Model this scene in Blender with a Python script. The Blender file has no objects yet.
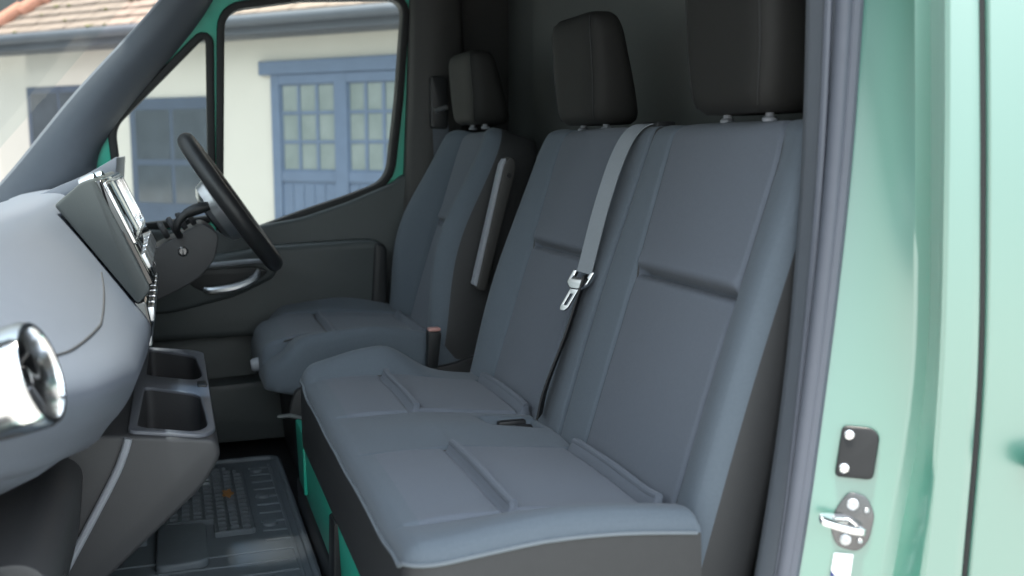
import bpy, bmesh, math, random
import numpy as np
from mathutils import Vector, Matrix
random.seed(7)
S = bpy.context.scene
COL = S.collection
R = math.radians

# ---------------------------------------------------------------- camera
cd = bpy.data.cameras.new('camera')
cd.sensor_width = 36.0
cd.lens = 35.16
cd.clip_start = 0.02
cd.dof.use_dof = True
cd.dof.focus_distance = 1.75
cd.dof.aperture_fstop = 4.0
cam = bpy.data.objects.new('camera', cd)
COL.objects.link(cam)
cam.location = (0, 0, 0.80)
cam.rotation_euler = (R(90 - 7.913), 0, R(-18.663))
S.camera = cam

# ---------------------------------------------------------------- view, sky, sun
S.view_settings.view_transform = 'Standard'
S.view_settings.look = 'None'
S.view_settings.gamma = 1.0
S.view_settings.use_curve_mapping = False
S.view_settings.exposure = 0.1

W = bpy.data.worlds.new('sky')
S.world = W
W.use_nodes = True
wn, wl = W.node_tree.nodes, W.node_tree.links
bgn = wn['Background']
tc = wn.new('ShaderNodeTexCoord')
sx = wn.new('ShaderNodeSeparateXYZ')
cr = wn.new('ShaderNodeValToRGB')
wl.new(tc.outputs['Generated'], sx.inputs[0])
wl.new(sx.outputs['Z'], cr.inputs['Fac'])
wl.new(cr.outputs['Color'], bgn.inputs['Color'])
mr = wn.new('ShaderNodeMapRange')                      # bright open sky on the near side, less towards the far side
mr.inputs['From Min'].default_value = -1.0
mr.inputs['From Max'].default_value = 1.0
mr.inputs['To Min'].default_value = 4.5
mr.inputs['To Max'].default_value = 0.4
wl.new(sx.outputs['Y'], mr.inputs['Value'])
mf_ = wn.new('ShaderNodeMapRange')                     # sky dimmed ahead of the van, so less light enters the windscreen
mf_.inputs['From Min'].default_value = -0.9
mf_.inputs['From Max'].default_value = -0.1
mf_.inputs['To Min'].default_value = 0.65
mf_.inputs['To Max'].default_value = 1.0
wl.new(sx.outputs['X'], mf_.inputs['Value'])
mm_ = wn.new('ShaderNodeMath')
mm_.operation = 'MULTIPLY'
wl.new(mr.outputs[0], mm_.inputs[0])
wl.new(mf_.outputs[0], mm_.inputs[1])
wl.new(mm_.outputs[0], bgn.inputs['Strength'])
e = cr.color_ramp.elements
e[0].position = 0.0
e[0].color = (0.36, 0.41, 0.41, 1)
e[1].position = 0.9
e[1].color = (0.74, 0.86, 1.0, 1)
m_ = e.new(0.20)
m_.color = (0.46, 0.52, 0.53, 1)
m_ = e.new(0.45)
m_.color = (0.93, 0.97, 1.0, 1)

sd = bpy.data.lights.new('sun', 'SUN')
sd.energy = 13.0
sd.angle = R(6)
sd.color = (1.0, 0.93, 0.82)
sun = bpy.data.objects.new('sun', sd)
COL.objects.link(sun)
sun.location = (-3, -3, 12)
sdir = Vector((-0.30, -0.08, 3.2)).normalized()      # towards the sun
sun.rotation_euler = sdir.to_track_quat('Z', 'Y').to_euler()

# ---------------------------------------------------------------- materials
def mat(name, col, rough=0.5, metal=0.0, spec=0.5, noise=0.0, nscale=40.0, bump=0.0, bscale=300.0,
        coat=0.0, coat_rough=0.05, coat_ior=1.5, sheen=0.0, alt=None):
    m = bpy.data.materials.new(name)
    m.use_nodes = True
    n, l = m.node_tree.nodes, m.node_tree.links
    p = n['Principled BSDF']
    p.inputs['Base Color'].default_value = (*col, 1)
    p.inputs['Roughness'].default_value = rough
    p.inputs['Metallic'].default_value = metal
    p.inputs['Specular IOR Level'].default_value = spec
    p.inputs['Coat Weight'].default_value = coat
    p.inputs['Coat Roughness'].default_value = coat_rough
    p.inputs['Coat IOR'].default_value = coat_ior
    p.inputs['Sheen Weight'].default_value = sheen
    t = n.new('ShaderNodeTexCoord')
    if noise > 0:
        nz = n.new('ShaderNodeTexNoise')
        nz.inputs['Scale'].default_value = nscale
        nz.inputs['Detail'].default_value = 5
        l.new(t.outputs['Object'], nz.inputs['Vector'])
        mx = n.new('ShaderNodeMix')
        mx.data_type = 'RGBA'
        a = alt if alt else tuple(c * (1 - noise) for c in col)
        b = col if alt else tuple(min(1, c * (1 + noise)) for c in col)
        mx.inputs['A'].default_value = (*a, 1)
        mx.inputs['B'].default_value = (*b, 1)
        l.new(nz.outputs['Fac'], mx.inputs['Factor'])
        l.new(mx.outputs['Result'], p.inputs['Base Color'])
    if bump > 0:
        nb = n.new('ShaderNodeTexNoise')
        nb.inputs['Scale'].default_value = bscale
        nb.inputs['Detail'].default_value = 3
        l.new(t.outputs['Object'], nb.inputs['Vector'])
        bp = n.new('ShaderNodeBump')
        bp.inputs['Strength'].default_value = bump
        bp.inputs['Distance'].default_value = 0.002
        l.new(nb.outputs['Fac'], bp.inputs['Height'])
        l.new(bp.outputs['Normal'], p.inputs['Normal'])
    return m

def glass(name, tint=(0.93, 0.97, 0.96), band=None):
    m = bpy.data.materials.new(name)
    m.use_nodes = True
    n, l = m.node_tree.nodes, m.node_tree.links
    n.clear()
    out = n.new('ShaderNodeOutputMaterial')
    tr = n.new('ShaderNodeBsdfTransparent')
    tr.inputs['Color'].default_value = (*tint, 1)
    gl = n.new('ShaderNodeBsdfGlossy')
    gl.inputs['Roughness'].default_value = 0.02
    fr = n.new('ShaderNodeFresnel')
    fr.inputs['IOR'].default_value = 1.3
    ml = n.new('ShaderNodeMath')
    ml.operation = 'MULTIPLY'
    ml.inputs[1].default_value = 0.07
    mx = n.new('ShaderNodeMixShader')
    l.new(fr.outputs[0], ml.inputs[0])
    l.new(ml.outputs[0], mx.inputs[0])
    l.new(tr.outputs[0], mx.inputs[1])
    l.new(gl.outputs[0], mx.inputs[2])
    l.new(mx.outputs[0], out.inputs['Surface'])
    if band:                                           # tinted strip along the top of the screen
        t = n.new('ShaderNodeTexCoord')
        s = n.new('ShaderNodeSeparateXYZ')
        r = n.new('ShaderNodeMapRange')
        r.inputs['From Min'].default_value = band[0]
        r.inputs['From Max'].default_value = band[1]
        c = n.new('ShaderNodeMix')
        c.data_type = 'RGBA'
        c.inputs['A'].default_value = (*tint, 1)
        c.inputs['B'].default_value = (0.20, 0.45, 0.80, 1)
        l.new(t.outputs['Object'], s.inputs[0])
        l.new(s.outputs['Z'], r.inputs['Value'])
        l.new(r.outputs[0], c.inputs['Factor'])
        l.new(c.outputs['Result'], tr.inputs['Color'])
    return m

M = {}
M['fabric'] = mat('seat_fabric', (0.096, 0.118, 0.143), 0.85, spec=0.25, noise=0.10, nscale=260, bump=0.35, bscale=900, sheen=0.08)
M['insert'] = mat('seat_insert_fabric', (0.108, 0.125, 0.153), 0.85, spec=0.25, noise=0.12, nscale=340, bump=0.35, bscale=1100, sheen=0.08)
M['vinyl'] = mat('seat_side_vinyl', (0.032, 0.033, 0.035), 0.55, spec=0.4, noise=0.08, nscale=90, bump=0.2, bscale=500)
M['headrest'] = mat('headrest_vinyl', (0.014, 0.014, 0.0135), 0.7, spec=0.35, noise=0.08, nscale=80, bump=0.2, bscale=500)
M['piping'] = mat('piping', (0.125, 0.145, 0.165), 0.7)
M['dash'] = mat('dash_plastic', (0.140, 0.158, 0.195), 0.38, spec=0.6, noise=0.05, nscale=60, bump=0.12, bscale=700)
M['dashdark'] = mat('dash_dark_plastic', (0.046, 0.047, 0.051), 0.5, spec=0.45, noise=0.06, nscale=60, bump=0.15, bscale=600)
M['panel'] = mat('door_panel_plastic', (0.052, 0.061, 0.063), 0.5, spec=0.45, noise=0.06, nscale=60, bump=0.15, bscale=600)
M['black'] = mat('black_plastic', (0.016, 0.017, 0.019), 0.45, spec=0.4, noise=0.08, nscale=80)
M['rubber'] = mat('black_rubber', (0.014, 0.015, 0.016), 0.55, spec=0.35, noise=0.08, nscale=80)
M['seal'] = mat('pillar_seal', (0.08, 0.09, 0.115), 0.45, spec=0.5, noise=0.06, nscale=50)
M['pillar'] = mat('pillar_trim', (0.095, 0.108, 0.128), 0.6, spec=0.4, noise=0.05, nscale=60, bump=0.12, bscale=600)
M['trimdark'] = mat('dark_pillar_trim', (0.046, 0.045, 0.044), 0.6, spec=0.4, noise=0.05, nscale=60, bump=0.12, bscale=600)
M['headliner'] = mat('headliner', (0.085, 0.088, 0.09), 0.9, spec=0.2, noise=0.06, nscale=200)
M['bulk'] = mat('bulkhead_board', (0.105, 0.112, 0.110), 0.75, spec=0.3, noise=0.06, nscale=150, bump=0.15, bscale=500)
M['paint'] = mat('green_paint', (0.045, 0.185, 0.14), 0.35, spec=0.6, noise=0.04, nscale=6, coat=1.0, coat_rough=0.28, coat_ior=2.7)
M['paint_in'] = mat('green_inner_paint', (0.02, 0.40, 0.28), 0.4, spec=0.5, noise=0.04, nscale=6)
M['gloss'] = mat('gloss_black', (0.006, 0.006, 0.007), 0.08, spec=0.7, noise=0.1, nscale=10, coat=1.0, coat_rough=0.03)
M['chrome'] = mat('chrome', (0.82, 0.83, 0.84), 0.14, metal=1.0, noise=0.03, nscale=20)
M['silver'] = mat('satin_silver', (0.62, 0.64, 0.67), 0.3, metal=0.9, noise=0.04, nscale=30)
M['steel'] = mat('plated_steel', (0.17, 0.17, 0.175), 0.25, metal=0.9, noise=0.3, nscale=25)
M['frame'] = mat('tray_frame_plastic', (0.13, 0.14, 0.165), 0.35, spec=0.6, noise=0.05, nscale=40)
M['greytrim'] = mat('grey_trim', (0.30, 0.32, 0.36), 0.4, spec=0.5, noise=0.05, nscale=40)
M['mat'] = mat('rubber_mat', (0.115, 0.138, 0.160), 0.55, spec=0.45, noise=0.12, nscale=25, bump=0.1, bscale=400)
M['webbing'] = mat('belt_webbing', (0.22, 0.245, 0.27), 0.7, spec=0.3, noise=0.08, nscale=300, bump=0.3, bscale=700)
M['leather'] = mat('wheel_leather', (0.022, 0.023, 0.025), 0.42, spec=0.5, noise=0.08, nscale=120, bump=0.15, bscale=500)
M['red'] = mat('red_button', (0.50, 0.27, 0.25), 0.4, noise=0.05, nscale=30)
M['label'] = mat('white_label', (0.85, 0.86, 0.88), 0.4, noise=0.02, nscale=30)
M['inkblue'] = mat('label_ink', (0.03, 0.04, 0.18), 0.5, noise=0.05, nscale=30)
M['leaf'] = mat('dry_leaf', (0.42, 0.20, 0.06), 0.7, noise=0.3, nscale=60)
M['render'] = mat('cream_render', (0.52, 0.495, 0.455), 0.9, spec=0.2, noise=0.05, nscale=3, bump=0.2, bscale=40)
M['blue'] = mat('blue_paint_wood', (0.098, 0.134, 0.205), 0.5, noise=0.15, nscale=9, bump=0.1, bscale=60)
M['bluedark'] = mat('dark_blue_paint_wood', (0.055, 0.075, 0.115), 0.5, noise=0.2, nscale=7)
M['pane'] = mat('pane_glass', (0.12, 0.15, 0.145), 0.08, spec=0.9, noise=0.35, nscale=5, alt=(0.25, 0.28, 0.28))
M['panedark'] = mat('dark_pane_glass', (0.05, 0.06, 0.075), 0.08, spec=0.8, noise=0.4, nscale=6)
M['tile'] = mat('roof_tile', (0.20, 0.155, 0.13), 0.8, spec=0.3, noise=0.25, nscale=7, bump=0.3, bscale=60)
M['ridge'] = mat('ridge_tile', (0.42, 0.19, 0.13), 0.8, noise=0.25, nscale=12)
M['fascia'] = mat('fascia_paint', (0.075, 0.085, 0.105), 0.55, noise=0.15, nscale=8)
M['moss'] = mat('moss', (0.11, 0.11, 0.03), 0.95, noise=0.4, nscale=30)
M['foliage'] = mat('foliage', (0.045, 0.11, 0.03), 0.7, noise=0.5, nscale=8)
M['bark'] = mat('bark', (0.09, 0.065, 0.045), 0.9, noise=0.3, nscale=20)
M['ground'] = mat('gravel', (0.25, 0.25, 0.245), 0.95, noise=0.3, nscale=12, bump=0.4, bscale=60)
M['glass'] = glass('window_glass')
M['screen'] = glass('windscreen_glass', (0.80, 0.86, 0.86), band=(1.22, 1.36))

# ---------------------------------------------------------------- mesh helpers
class MB:
    """collects shapes (world coordinates) that become ONE mesh object"""
    def __init__(s):
        s.v, s.f, s.m = [], [], []
    def add(s, vs, fs, m=0):
        o = len(s.v)
        s.v += [tuple(float(c) for c in p) for p in vs]
        for i, f in enumerate(fs):
            s.f.append(tuple(o + k for k in f))
            s.m.append(m[i] if isinstance(m, (list, tuple)) else m)
        return s
    def bm(s, b, m=0, fn=None):
        b.verts.index_update()
        vs = [tuple(fn(*v.co)) if fn else tuple(v.co) for v in b.verts]
        s.add(vs, [tuple(v.index for v in f.verts) for f in b.faces], m)
        b.free()
        return s
    def box(s, x0, x1, y0, y1, z0, z1, bev=0.0, seg=2, m=0, fn=None):
        b = bmesh.new()
        bmesh.ops.create_cube(b, size=1.0)
        for v in b.verts:
            v.co = ((x0 + x1) / 2 + v.co.x * (x1 - x0), (y0 + y1) / 2 + v.co.y * (y1 - y0), (z0 + z1) / 2 + v.co.z * (z1 - z0))
        if bev > 0:
            bmesh.ops.bevel(b, geom=list(b.edges), offset=bev, segments=seg, profile=0.5, affect='EDGES')
        return s.bm(b, m, fn)
    def prism(s, poly, y0, y1, bev=0.0, seg=2, m=0, fn=None):
        """polygon of (x, z) swept along y; fn(x, y, z) maps to world"""
        b = bmesh.new()
        a = [b.verts.new((p[0], y0, p[1])) for p in poly]
        c = [b.verts.new((p[0], y1, p[1])) for p in poly]
        n = len(poly)
        b.faces.new(a)
        b.faces.new(c[::-1])
        for i in range(n):
            j = (i + 1) % n
            b.faces.new((a[j], a[i], c[i], c[j]))
        bmesh.ops.recalc_face_normals(b, faces=list(b.faces))
        if bev > 0:
            bmesh.ops.bevel(b, geom=[e for e in b.edges if e.calc_face_angle(0) > 0.5], offset=bev, segments=seg, profile=0.5, affect='EDGES', clamp_overlap=True)
        return s.bm(b, m, fn)
    def loft(s, rings, closed=True, caps=True, m=0):
        n = len(rings[0])
        vs = [p for r in rings for p in r]
        fs = []
        for i in range(len(rings) - 1):
            for j in range(n if closed else n - 1):
                k = (j + 1) % n
                fs.append((i * n + j, i * n + k, (i + 1) * n + k, (i + 1) * n + j))
        if caps and closed:
            fs.append(tuple(range(n - 1, -1, -1)))
            fs.append(tuple((len(rings) - 1) * n + j for j in range(n)))
        return s.add(vs, fs, m)
    def tube(s, path, r, n=10, closed=False, m=0, flat=1.0, caps=True):
        P = [Vector(p) for p in path]
        N = len(P)
        rings = []
        prev = None
        for i in range(N):
            if closed:
                t = P[(i + 1) % N] - P[i - 1]
            else:
                t = P[min(i + 1, N - 1)] - P[max(i - 1, 0)]
            t.normalize()
            if prev is None:
                up = Vector((0, 0, 1)) if abs(t.z) < 0.9 else Vector((1, 0, 0))
                a = t.cross(up).normalized()
            else:
                a = (prev - t * prev.dot(t)).normalized()
            prev = a
            b = t.cross(a)
            rr = r[i] if isinstance(r, (list, tuple)) else r
            rings.append([P[i] + (a * math.cos(2 * math.pi * k / n) + b * flat * math.sin(2 * math.pi * k / n)) * rr for k in range(n)])
        if closed:
            rings.append(rings[0])
        return s.loft(rings, True, caps and not closed, m)
    def lathe(s, prof, origin, axis, n=32, m=0):
        """profile of (radius, height along axis)"""
        ax = Vector(axis).normalized()
        a = ax.orthogonal().normalized()
        b = ax.cross(a)
        o = Vector(origin)
        rings = []
        for r, h in prof:
            rings.append([o + ax * h + (a * math.cos(2 * math.pi * k / n) + b * math.sin(2 * math.pi * k / n)) * max(r, 1e-4) for k in range(n)])
        return s.loft(rings, True, True, m)
    def ball(s, c, rx, ry, rz, m=0, nu=20, nv=12, jit=0):
        b = bmesh.new()
        bmesh.ops.create_uvsphere(b, u_segments=nu, v_segments=nv, radius=1)
        for v in b.verts:
            k = 1 + random.uniform(-jit, jit)
            v.co = (c[0] + v.co.x * rx * k, c[1] + v.co.y * ry * k, c[2] + v.co.z * rz * k)
        return s.bm(b, m)
    def plate(s, loops, th, fn, bev=0.0, m=0):
        """flat plate with holes; loops of (a, b), thickness centred on 0; fn(a, b, t) maps to world"""
        cu = bpy.data.curves.new('tmp', 'CURVE')
        cu.dimensions = '2D'
        cu.fill_mode = 'BOTH'
        cu.extrude = max(th / 2 - bev, 1e-5)
        cu.bevel_depth = bev
        cu.bevel_resolution = 2
        cu.offset = -bev
        for lp in loops:
            sp = cu.splines.new('POLY')
            sp.points.add(len(lp) - 1)
            for i, p in enumerate(lp):
                sp.points[i].co = (p[0], p[1], 0, 1)
            sp.use_cyclic_u = True
        ob = bpy.data.objects.new('tmp', cu)
        me = ob.to_mesh()
        b = bmesh.new()
        b.from_mesh(me)
        bmesh.ops.remove_doubles(b, verts=list(b.verts), dist=1e-5)
        ob.to_mesh_clear()
        bpy.data.objects.remove(ob)
        bpy.data.curves.remove(cu)
        return s.bm(b, m, fn)

def rounded(poly, r, n=6):
    out = []
    N = len(poly)
    for i in range(N):
        p0, p1, p2 = Vector(poly[i - 1]), Vector(poly[i]), Vector(poly[(i + 1) % N])
        rr = r[i] if isinstance(r, (list, tuple)) else r
        if rr <= 0:
            out.append(tuple(p1))
            continue
        a, b = (p0 - p1), (p2 - p1)
        d = min(rr, a.length * 0.49, b.length * 0.49)
        A, B = p1 + a.normalized() * d, p1 + b.normalized() * d
        for k in range(n + 1):
            t = k / n
            out.append(tuple(A * (1 - t) ** 2 + p1 * 2 * t * (1 - t) + B * t * t))
    return out

def spline(pts, n):
    """smooth curve through points (Catmull-Rom)"""
    P = [np.array(p, float) for p in pts]
    P = [2 * P[0] - P[1]] + P + [2 * P[-1] - P[-2]]
    out = []
    seg = len(P) - 3
    for i in range(seg):
        a, b, c, d = P[i:i + 4]
        for k in range(n):
            t = k / n
            out.append(0.5 * (2 * b + (c - a) * t + (2 * a - 5 * b + 4 * c - d) * t * t + (3 * b - a - 3 * c + d) * t ** 3))
    out.append(P[-2])
    return [tuple(p) for p in out]

BASE = {}
def empty(name, loc, label, cat, group=None):
    o = bpy.data.objects.new(name, None)
    o.empty_display_size = 0.1
    COL.objects.link(o)
    o.location = loc
    o['label'] = label
    o['category'] = cat
    if group:
        o['group'] = group
    BASE[o] = Vector(loc)
    return o

def obj(name, mb, mats, parent=None, sharp=35, label=None, loc=None):
    me = bpy.data.meshes.new(name)
    off = BASE.get(parent, Vector((0, 0, 0))) if parent else Vector(loc or (0, 0, 0))
    me.from_pydata([tuple(Vector(v) - off) for v in mb.v], [], mb.f)
    ms = mats if isinstance(mats, (list, tuple)) else [mats]
    for k in ms:
        me.materials.append(M[k])
    me.polygons.foreach_set('material_index', mb.m)
    b = bmesh.new()
    b.from_mesh(me)
    bmesh.ops.recalc_face_normals(b, faces=list(b.faces))
    b.to_mesh(me)
    b.free()
    me.polygons.foreach_set('use_smooth', [True] * len(me.polygons))
    me.set_sharp_from_angle(angle=R(sharp))
    o = bpy.data.objects.new(name, me)
    COL.objects.link(o)
    if parent:
        o.parent = parent
        BASE[o] = BASE[parent]
    else:
        o.location = off
        BASE[o] = off
    if label:
        o['label'] = label
    return o

def single(name, mb, mats, label, cat, loc=None, group=None, sharp=35):
    o = obj(name, mb, mats, None, sharp, label, loc)
    o['category'] = cat
    if group:
        o['group'] = group
    return o

def struct(name, mb, mats, label=None, parent=None, sharp=35, cat=None):
    o = obj(name, mb, mats, parent, sharp)
    if parent is None:
        o['kind'] = 'structure'
        if label:
            o['label'] = label
        o['category'] = cat or name.split('_')[0]
    return o

def cut(o, mb):
    """subtract a shape from a mesh object"""
    me = bpy.data.meshes.new('cut')
    off = BASE[o]
    me.from_pydata([tuple(Vector(v) - off) for v in mb.v], [], mb.f)
    b = bmesh.new()
    b.from_mesh(me)
    bmesh.ops.recalc_face_normals(b, faces=list(b.faces))
    b.to_mesh(me)
    b.free()
    c = bpy.data.objects.new('cut', me)
    COL.objects.link(c)
    c.location = off
    md = o.modifiers.new('cut', 'BOOLEAN')
    md.operation = 'DIFFERENCE'
    md.solver = 'EXACT'
    md.object = c
    bpy.context.view_layer.update()
    ev = o.evaluated_get(bpy.context.evaluated_depsgraph_get())
    nm = bpy.data.meshes.new_from_object(ev)
    o.modifiers.clear()
    o.data = nm
    nm.set_sharp_from_angle(angle=R(35))
    bpy.data.objects.remove(c)

def axis_fn(axis_y):
    """plate in the x-z plane standing at y"""
    return lambda a, b, t: (a, axis_y + t, b)

# ================================================================ THE CAB (setting)
YR, YL = 2.88, 0.95            # far and near inner side planes

# floor and sill
f = MB()
f.box(-0.95, 1.0, 0.97, 2.90, -0.06, 0.0, 0.004)
struct('floor', f, 'black', 'black painted steel cab floor below the rubber mat')
f = MB()
f.prism(rounded([(-0.6, -0.28), (0.78, -0.28), (0.78, -0.07), (-0.6, -0.07)], 0.03), 0.86, 1.05, 0.01)
struct('baseboard_near', f, 'paint', 'green painted sill under the near door opening')
# ground outside
g = MB()
nx, ny = 40, 40
g.add([(-30 + 60 * i / nx, -20 + 60 * j / ny, -0.62 + 0.012 * math.sin(i * 1.7) * math.cos(j * 2.3)) for i in range(nx + 1) for j in range(ny + 1)],
      [(i * (ny + 1) + j, (i + 1) * (ny + 1) + j, (i + 1) * (ny + 1) + j + 1, i * (ny + 1) + j + 1) for i in range(nx) for j in range(ny)])
struct('ground', g, 'ground', 'pale gravel yard around the van')

# ceiling (headliner with outer roof skin)
f = MB()
prof = [(0.10, 1.36), (0.3, 1.40), (1.02, 1.42), (1.02, 1.47), (0.3, 1.45), (0.08, 1.395)]
f.loft([[(x, y, z - 0.06 * abs((y - 1.915) / 0.96) ** 4) for x, z in prof] for y in np.linspace(0.94, 2.89, 15)])
clg = struct('ceiling', f, 'headliner', 'dark grey headliner over the cab')

# unseen visor-like slabs, added to keep the sun off the floor mat
for y0 in (1.07, 1.93):
    f = MB()
    f.prism(rounded([(-0.12, 1.245), (-0.105, 1.235), (0.10, 1.325), (0.095, 1.345)], 0.006), y0, y0 + 0.84, 0.004)
    vz = obj('added_sun_block', f, 'headliner', clg)
    f = MB()
    f.tube([(0.085, y0 - 0.02, 1.34), (0.085, y0 + 0.85, 1.34)], 0.006, 8)
    obj('sun_block_rod', f, 'black', vz)

# bulkhead
f = MB()
f.box(0.955, 0.985, 0.93, 2.90, -0.05, 1.42, 0.004)
f.box(0.942, 0.960, 1.10, 2.62, 0.55, 1.34, 0.008)
struct('wall_rear', f, 'bulk', 'dark grey bulkhead board behind the headrests')

# firewall and footwell front
f = MB()
f.prism([(-0.80, -0.02), (-0.42, -0.02), (-0.62, 0.45), (-0.70, 0.70), (-0.84, 0.70)], 0.93, 2.88, 0.004)
struct('wall_front', f, 'black', 'black footwell bulkhead below the dashboard')

# ---------------- near side: green pillar, rubber seal and inner trim
rows = {
    'A': [(0.762, 0.99, 1.30), (0.762, 0.988, 1.12), (0.754, 0.985, 0.968), (0.738, 0.975, 0.751), (0.709, 0.965, 0.528), (0.671, 0.95, 0.304), (0.625, 0.945, 0.08), (0.57, 0.945, -0.12)],
    'B': [(0.75, 0.925, 1.30), (0.757, 0.915, 1.12), (0.764, 0.91, 0.959), (0.774, 0.905, 0.753), (0.779, 0.90, 0.538), (0.75, 0.90, 0.314), (0.715, 0.895, 0.08), (0.67, 0.89, -0.12)],
    'C': [(0.766, 0.92, 1.30), (0.773, 0.91, 1.12), (0.780, 0.905, 0.959), (0.791, 0.90, 0.753), (0.794, 0.895, 0.538), (0.764, 0.895, 0.314), (0.73, 0.89, 0.08), (0.685, 0.885, -0.12)],
    'D': [(0.75, 0.88, 1.30), (0.757, 0.87, 1.12), (0.764, 0.862, 0.952), (0.771, 0.855, 0.755), (0.774, 0.85, 0.549), (0.766, 0.85, 0.333), (0.745, 0.85, 0.08), (0.715, 0.852, -0.12)],
    'E': [(0.79, 0.878, 1.30), (0.798, 0.868, 1.12), (0.806, 0.86, 0.954), (0.817, 0.853, 0.755), (0.825, 0.848, 0.546), (0.821, 0.848, 0.326), (0.812, 0.848, 0.08), (0.80, 0.85, -0.12)],
}
Q = {k: np.array(spline(v, 6)) for k, v in rows.items()}
NR = len(Q['A'])
f = MB()
rings = []
for i in range(NR):
    A, B, C_, D, E_ = (Q[k][i] for k in 'ABCDE')
    r = [A + (0.03, 0.02, 0), A + (0.006, 0.008, 0), A]
    r += [A + (B - A) * t + np.array((0.006 * math.sin(math.pi * t), 0, 0)) for t in (0.12, 0.3, 0.5, 0.7, 0.88, 0.97)]
    r += [B, B + (C_ - B) * 0.25, B + (C_ - B) * 0.75, C_, C_ + (D - C_) * 0.12, C_ + (D - C_) * 0.5, C_ + (D - C_) * 0.86, D + (0.001, 0.004, 0), D + (0.004, -0.0005, 0)]
    r += [D + (E_ - D) * 0.3, D + (E_ - D) * 0.7, E_ - (0.004, 0, 0), E_ + (0, 0.003, 0), E_ + (0, 0.03, 0), A + (0.10, 0.03, 0)]
    rings.append([tuple(p) for p in r])
f.loft(rings)
struct('wall_left', f, 'paint', 'mint green painted door pillar at the near side of the van', sharp=50)

# sliding door panel behind the seam
f = MB()
rings = []
for i in range(NR):
    E_ = Q['E'][i]
    a = E_ + np.array((0.009, 0.0, 0))
    rings.append([tuple(a + (0.0, 0.03, 0)), tuple(a + (0, 0.004, 0)), tuple(a + (0.003, 0.0, 0)), tuple(a + (0.12, -0.001, 0)), tuple(a + (0.4, -0.003, 0)), tuple(a + (0.9, -0.004, 0)), tuple(a + (0.9, 0.03, 0))])
f.loft(rings)
f2 = MB()
f2.tube([tuple(Q['E'][i] + np.array((0.0045, 0.010, 0))) for i in range(NR)], 0.008, 8)
struct('trim_6', f2, 'rubber', 'added black strip standing in for shade in the seam between pillar and side door')  # black strip added inside the gap to darken it like shade
d2 = struct('door_2', f, 'paint', 'mint green side door panel right of the dark seam', sharp=50)
f = MB()
hp = rounded([(0.897, 0.440), (1.06, 0.440), (1.06, 0.468), (0.897, 0.468)], 0.016)
f.prism(hp, 0.815, 0.847, 0.004)
obj('door_handle', f, 'black', d2)

# inner trim of near pillar
T = {
    'o': [(0.745, 0.995, 1.30), (0.748, 0.992, 1.12), (0.744, 0.990, 0.968), (0.728, 0.980, 0.751), (0.700, 0.969, 0.528), (0.662, 0.955, 0.304), (0.615, 0.95, 0.08), (0.56, 0.95, -0.05)],
    's': [(0.722, 1.01, 1.30), (0.727, 1.005, 1.12), (0.728, 1.0, 0.969), (0.719, 0.99, 0.75), (0.699, 0.98, 0.526), (0.666, 0.965, 0.298), (0.62, 0.96, 0.08), (0.565, 0.96, -0.05)],
    'i': [(0.715, 1.075, 1.30), (0.722, 1.06, 1.12), (0.724, 1.05, 0.976), (0.719, 1.04, 0.748), (0.699, 1.03, 0.514), (0.658, 1.015, 0.279), (0.61, 1.005, 0.08), (0.56, 1.0, -0.05)],
}
QT = {k: np.array(spline(v, 6)) for k, v in T.items()}
f = MB()
rings = []
for i in range(len(QT['o'])):
    s, n = QT['s'][i], QT['i'][i]
    rings.append([tuple(p) for p in (s + (0.03, 0.0, 0), s + (0.004, 0.0, 0), s + (0.0, 0.004, 0), s + (n - s) * 0.3, s + (n - s) * 0.75 - (0.002, 0, 0), n, n + (0.01, 0.008, 0), n + (0.10, 0.012, 0), s + (0.13, 0.01, 0))])
f.loft(rings)
struct('trim_1', f, 'pillar', 'grey plastic pillar trim beside the near seat back', sharp=50)
f = MB()
path = [tuple((QT['s'][i] * 0.45 + QT['o'][i] * 0.55) + (0.0, -0.001, 0)) for i in range(len(QT['s']))]
f.tube(path, 0.0105, 12)
f.tube([tuple((QT['s'][i] * 0.1 + QT['o'][i] * 0.9) + (0.006, -0.001, 0)) for i in range(len(QT['s']))], 0.010, 10)
path2 = [tuple(QT['s'][i] + (-0.004, 0.006, 0)) for i in range(len(QT['s']))]
f.tube(path2, 0.005, 8)
struct('trim_2', f, 'seal', 'rubber door seal along the green pillar')

# near front pillar, header and windscreen surround (out of frame, closes the cab)
f = MB()
f.tube(spline([(-0.55, 0.98, 0.62), (-0.36, 0.98, 0.78), (-0.10, 0.99, 1.12), (0.10, 1.0, 1.34)], 6), [0.05] * 19, 10)
f.box(0.06, 0.80, 0.94, 1.0, 1.27, 1.40, 0.015)
struct('trim_3', f, 'headliner', 'near windscreen pillar and door header')

# ---------------- far windscreen pillar
f = MB()
# section: outer screen edge -> broad face -> inner edge; positions along the pillar
PA = spline([(-0.56, 2.78, 0.56), (-0.403, 2.77, 0.712), (-0.209, 2.75, 0.946), (-0.003, 2.735, 1.173), (0.13, 2.70, 1.36)], 6)
PB = spline([(-0.30, 2.83, 0.50), (-0.20, 2.82, 0.70), (-0.150, 2.815, 0.838), (0.098, 2.79, 1.148), (0.20, 2.75, 1.36)], 6)
rings = []
for a, b in zip(PA, PB):
    a, b = np.array(a), np.array(b)
    m = (a + b) / 2
    rings.append([tuple(p) for p in (a + (-0.015, 0.06, 0), a + (-0.006, 0.012, 0), a, a + (b - a) * 0.25 + (0, -0.022, 0.0), m + (0, -0.030, 0), a + (b - a) * 0.8 + (0, -0.014, 0), b, b + (0.0, 0.03, 0), m + (0, 0.07, 0))])
f.loft(rings)
struct('trim_4', f, 'pillar', 'broad grey windscreen pillar on the far side', sharp=50)

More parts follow.
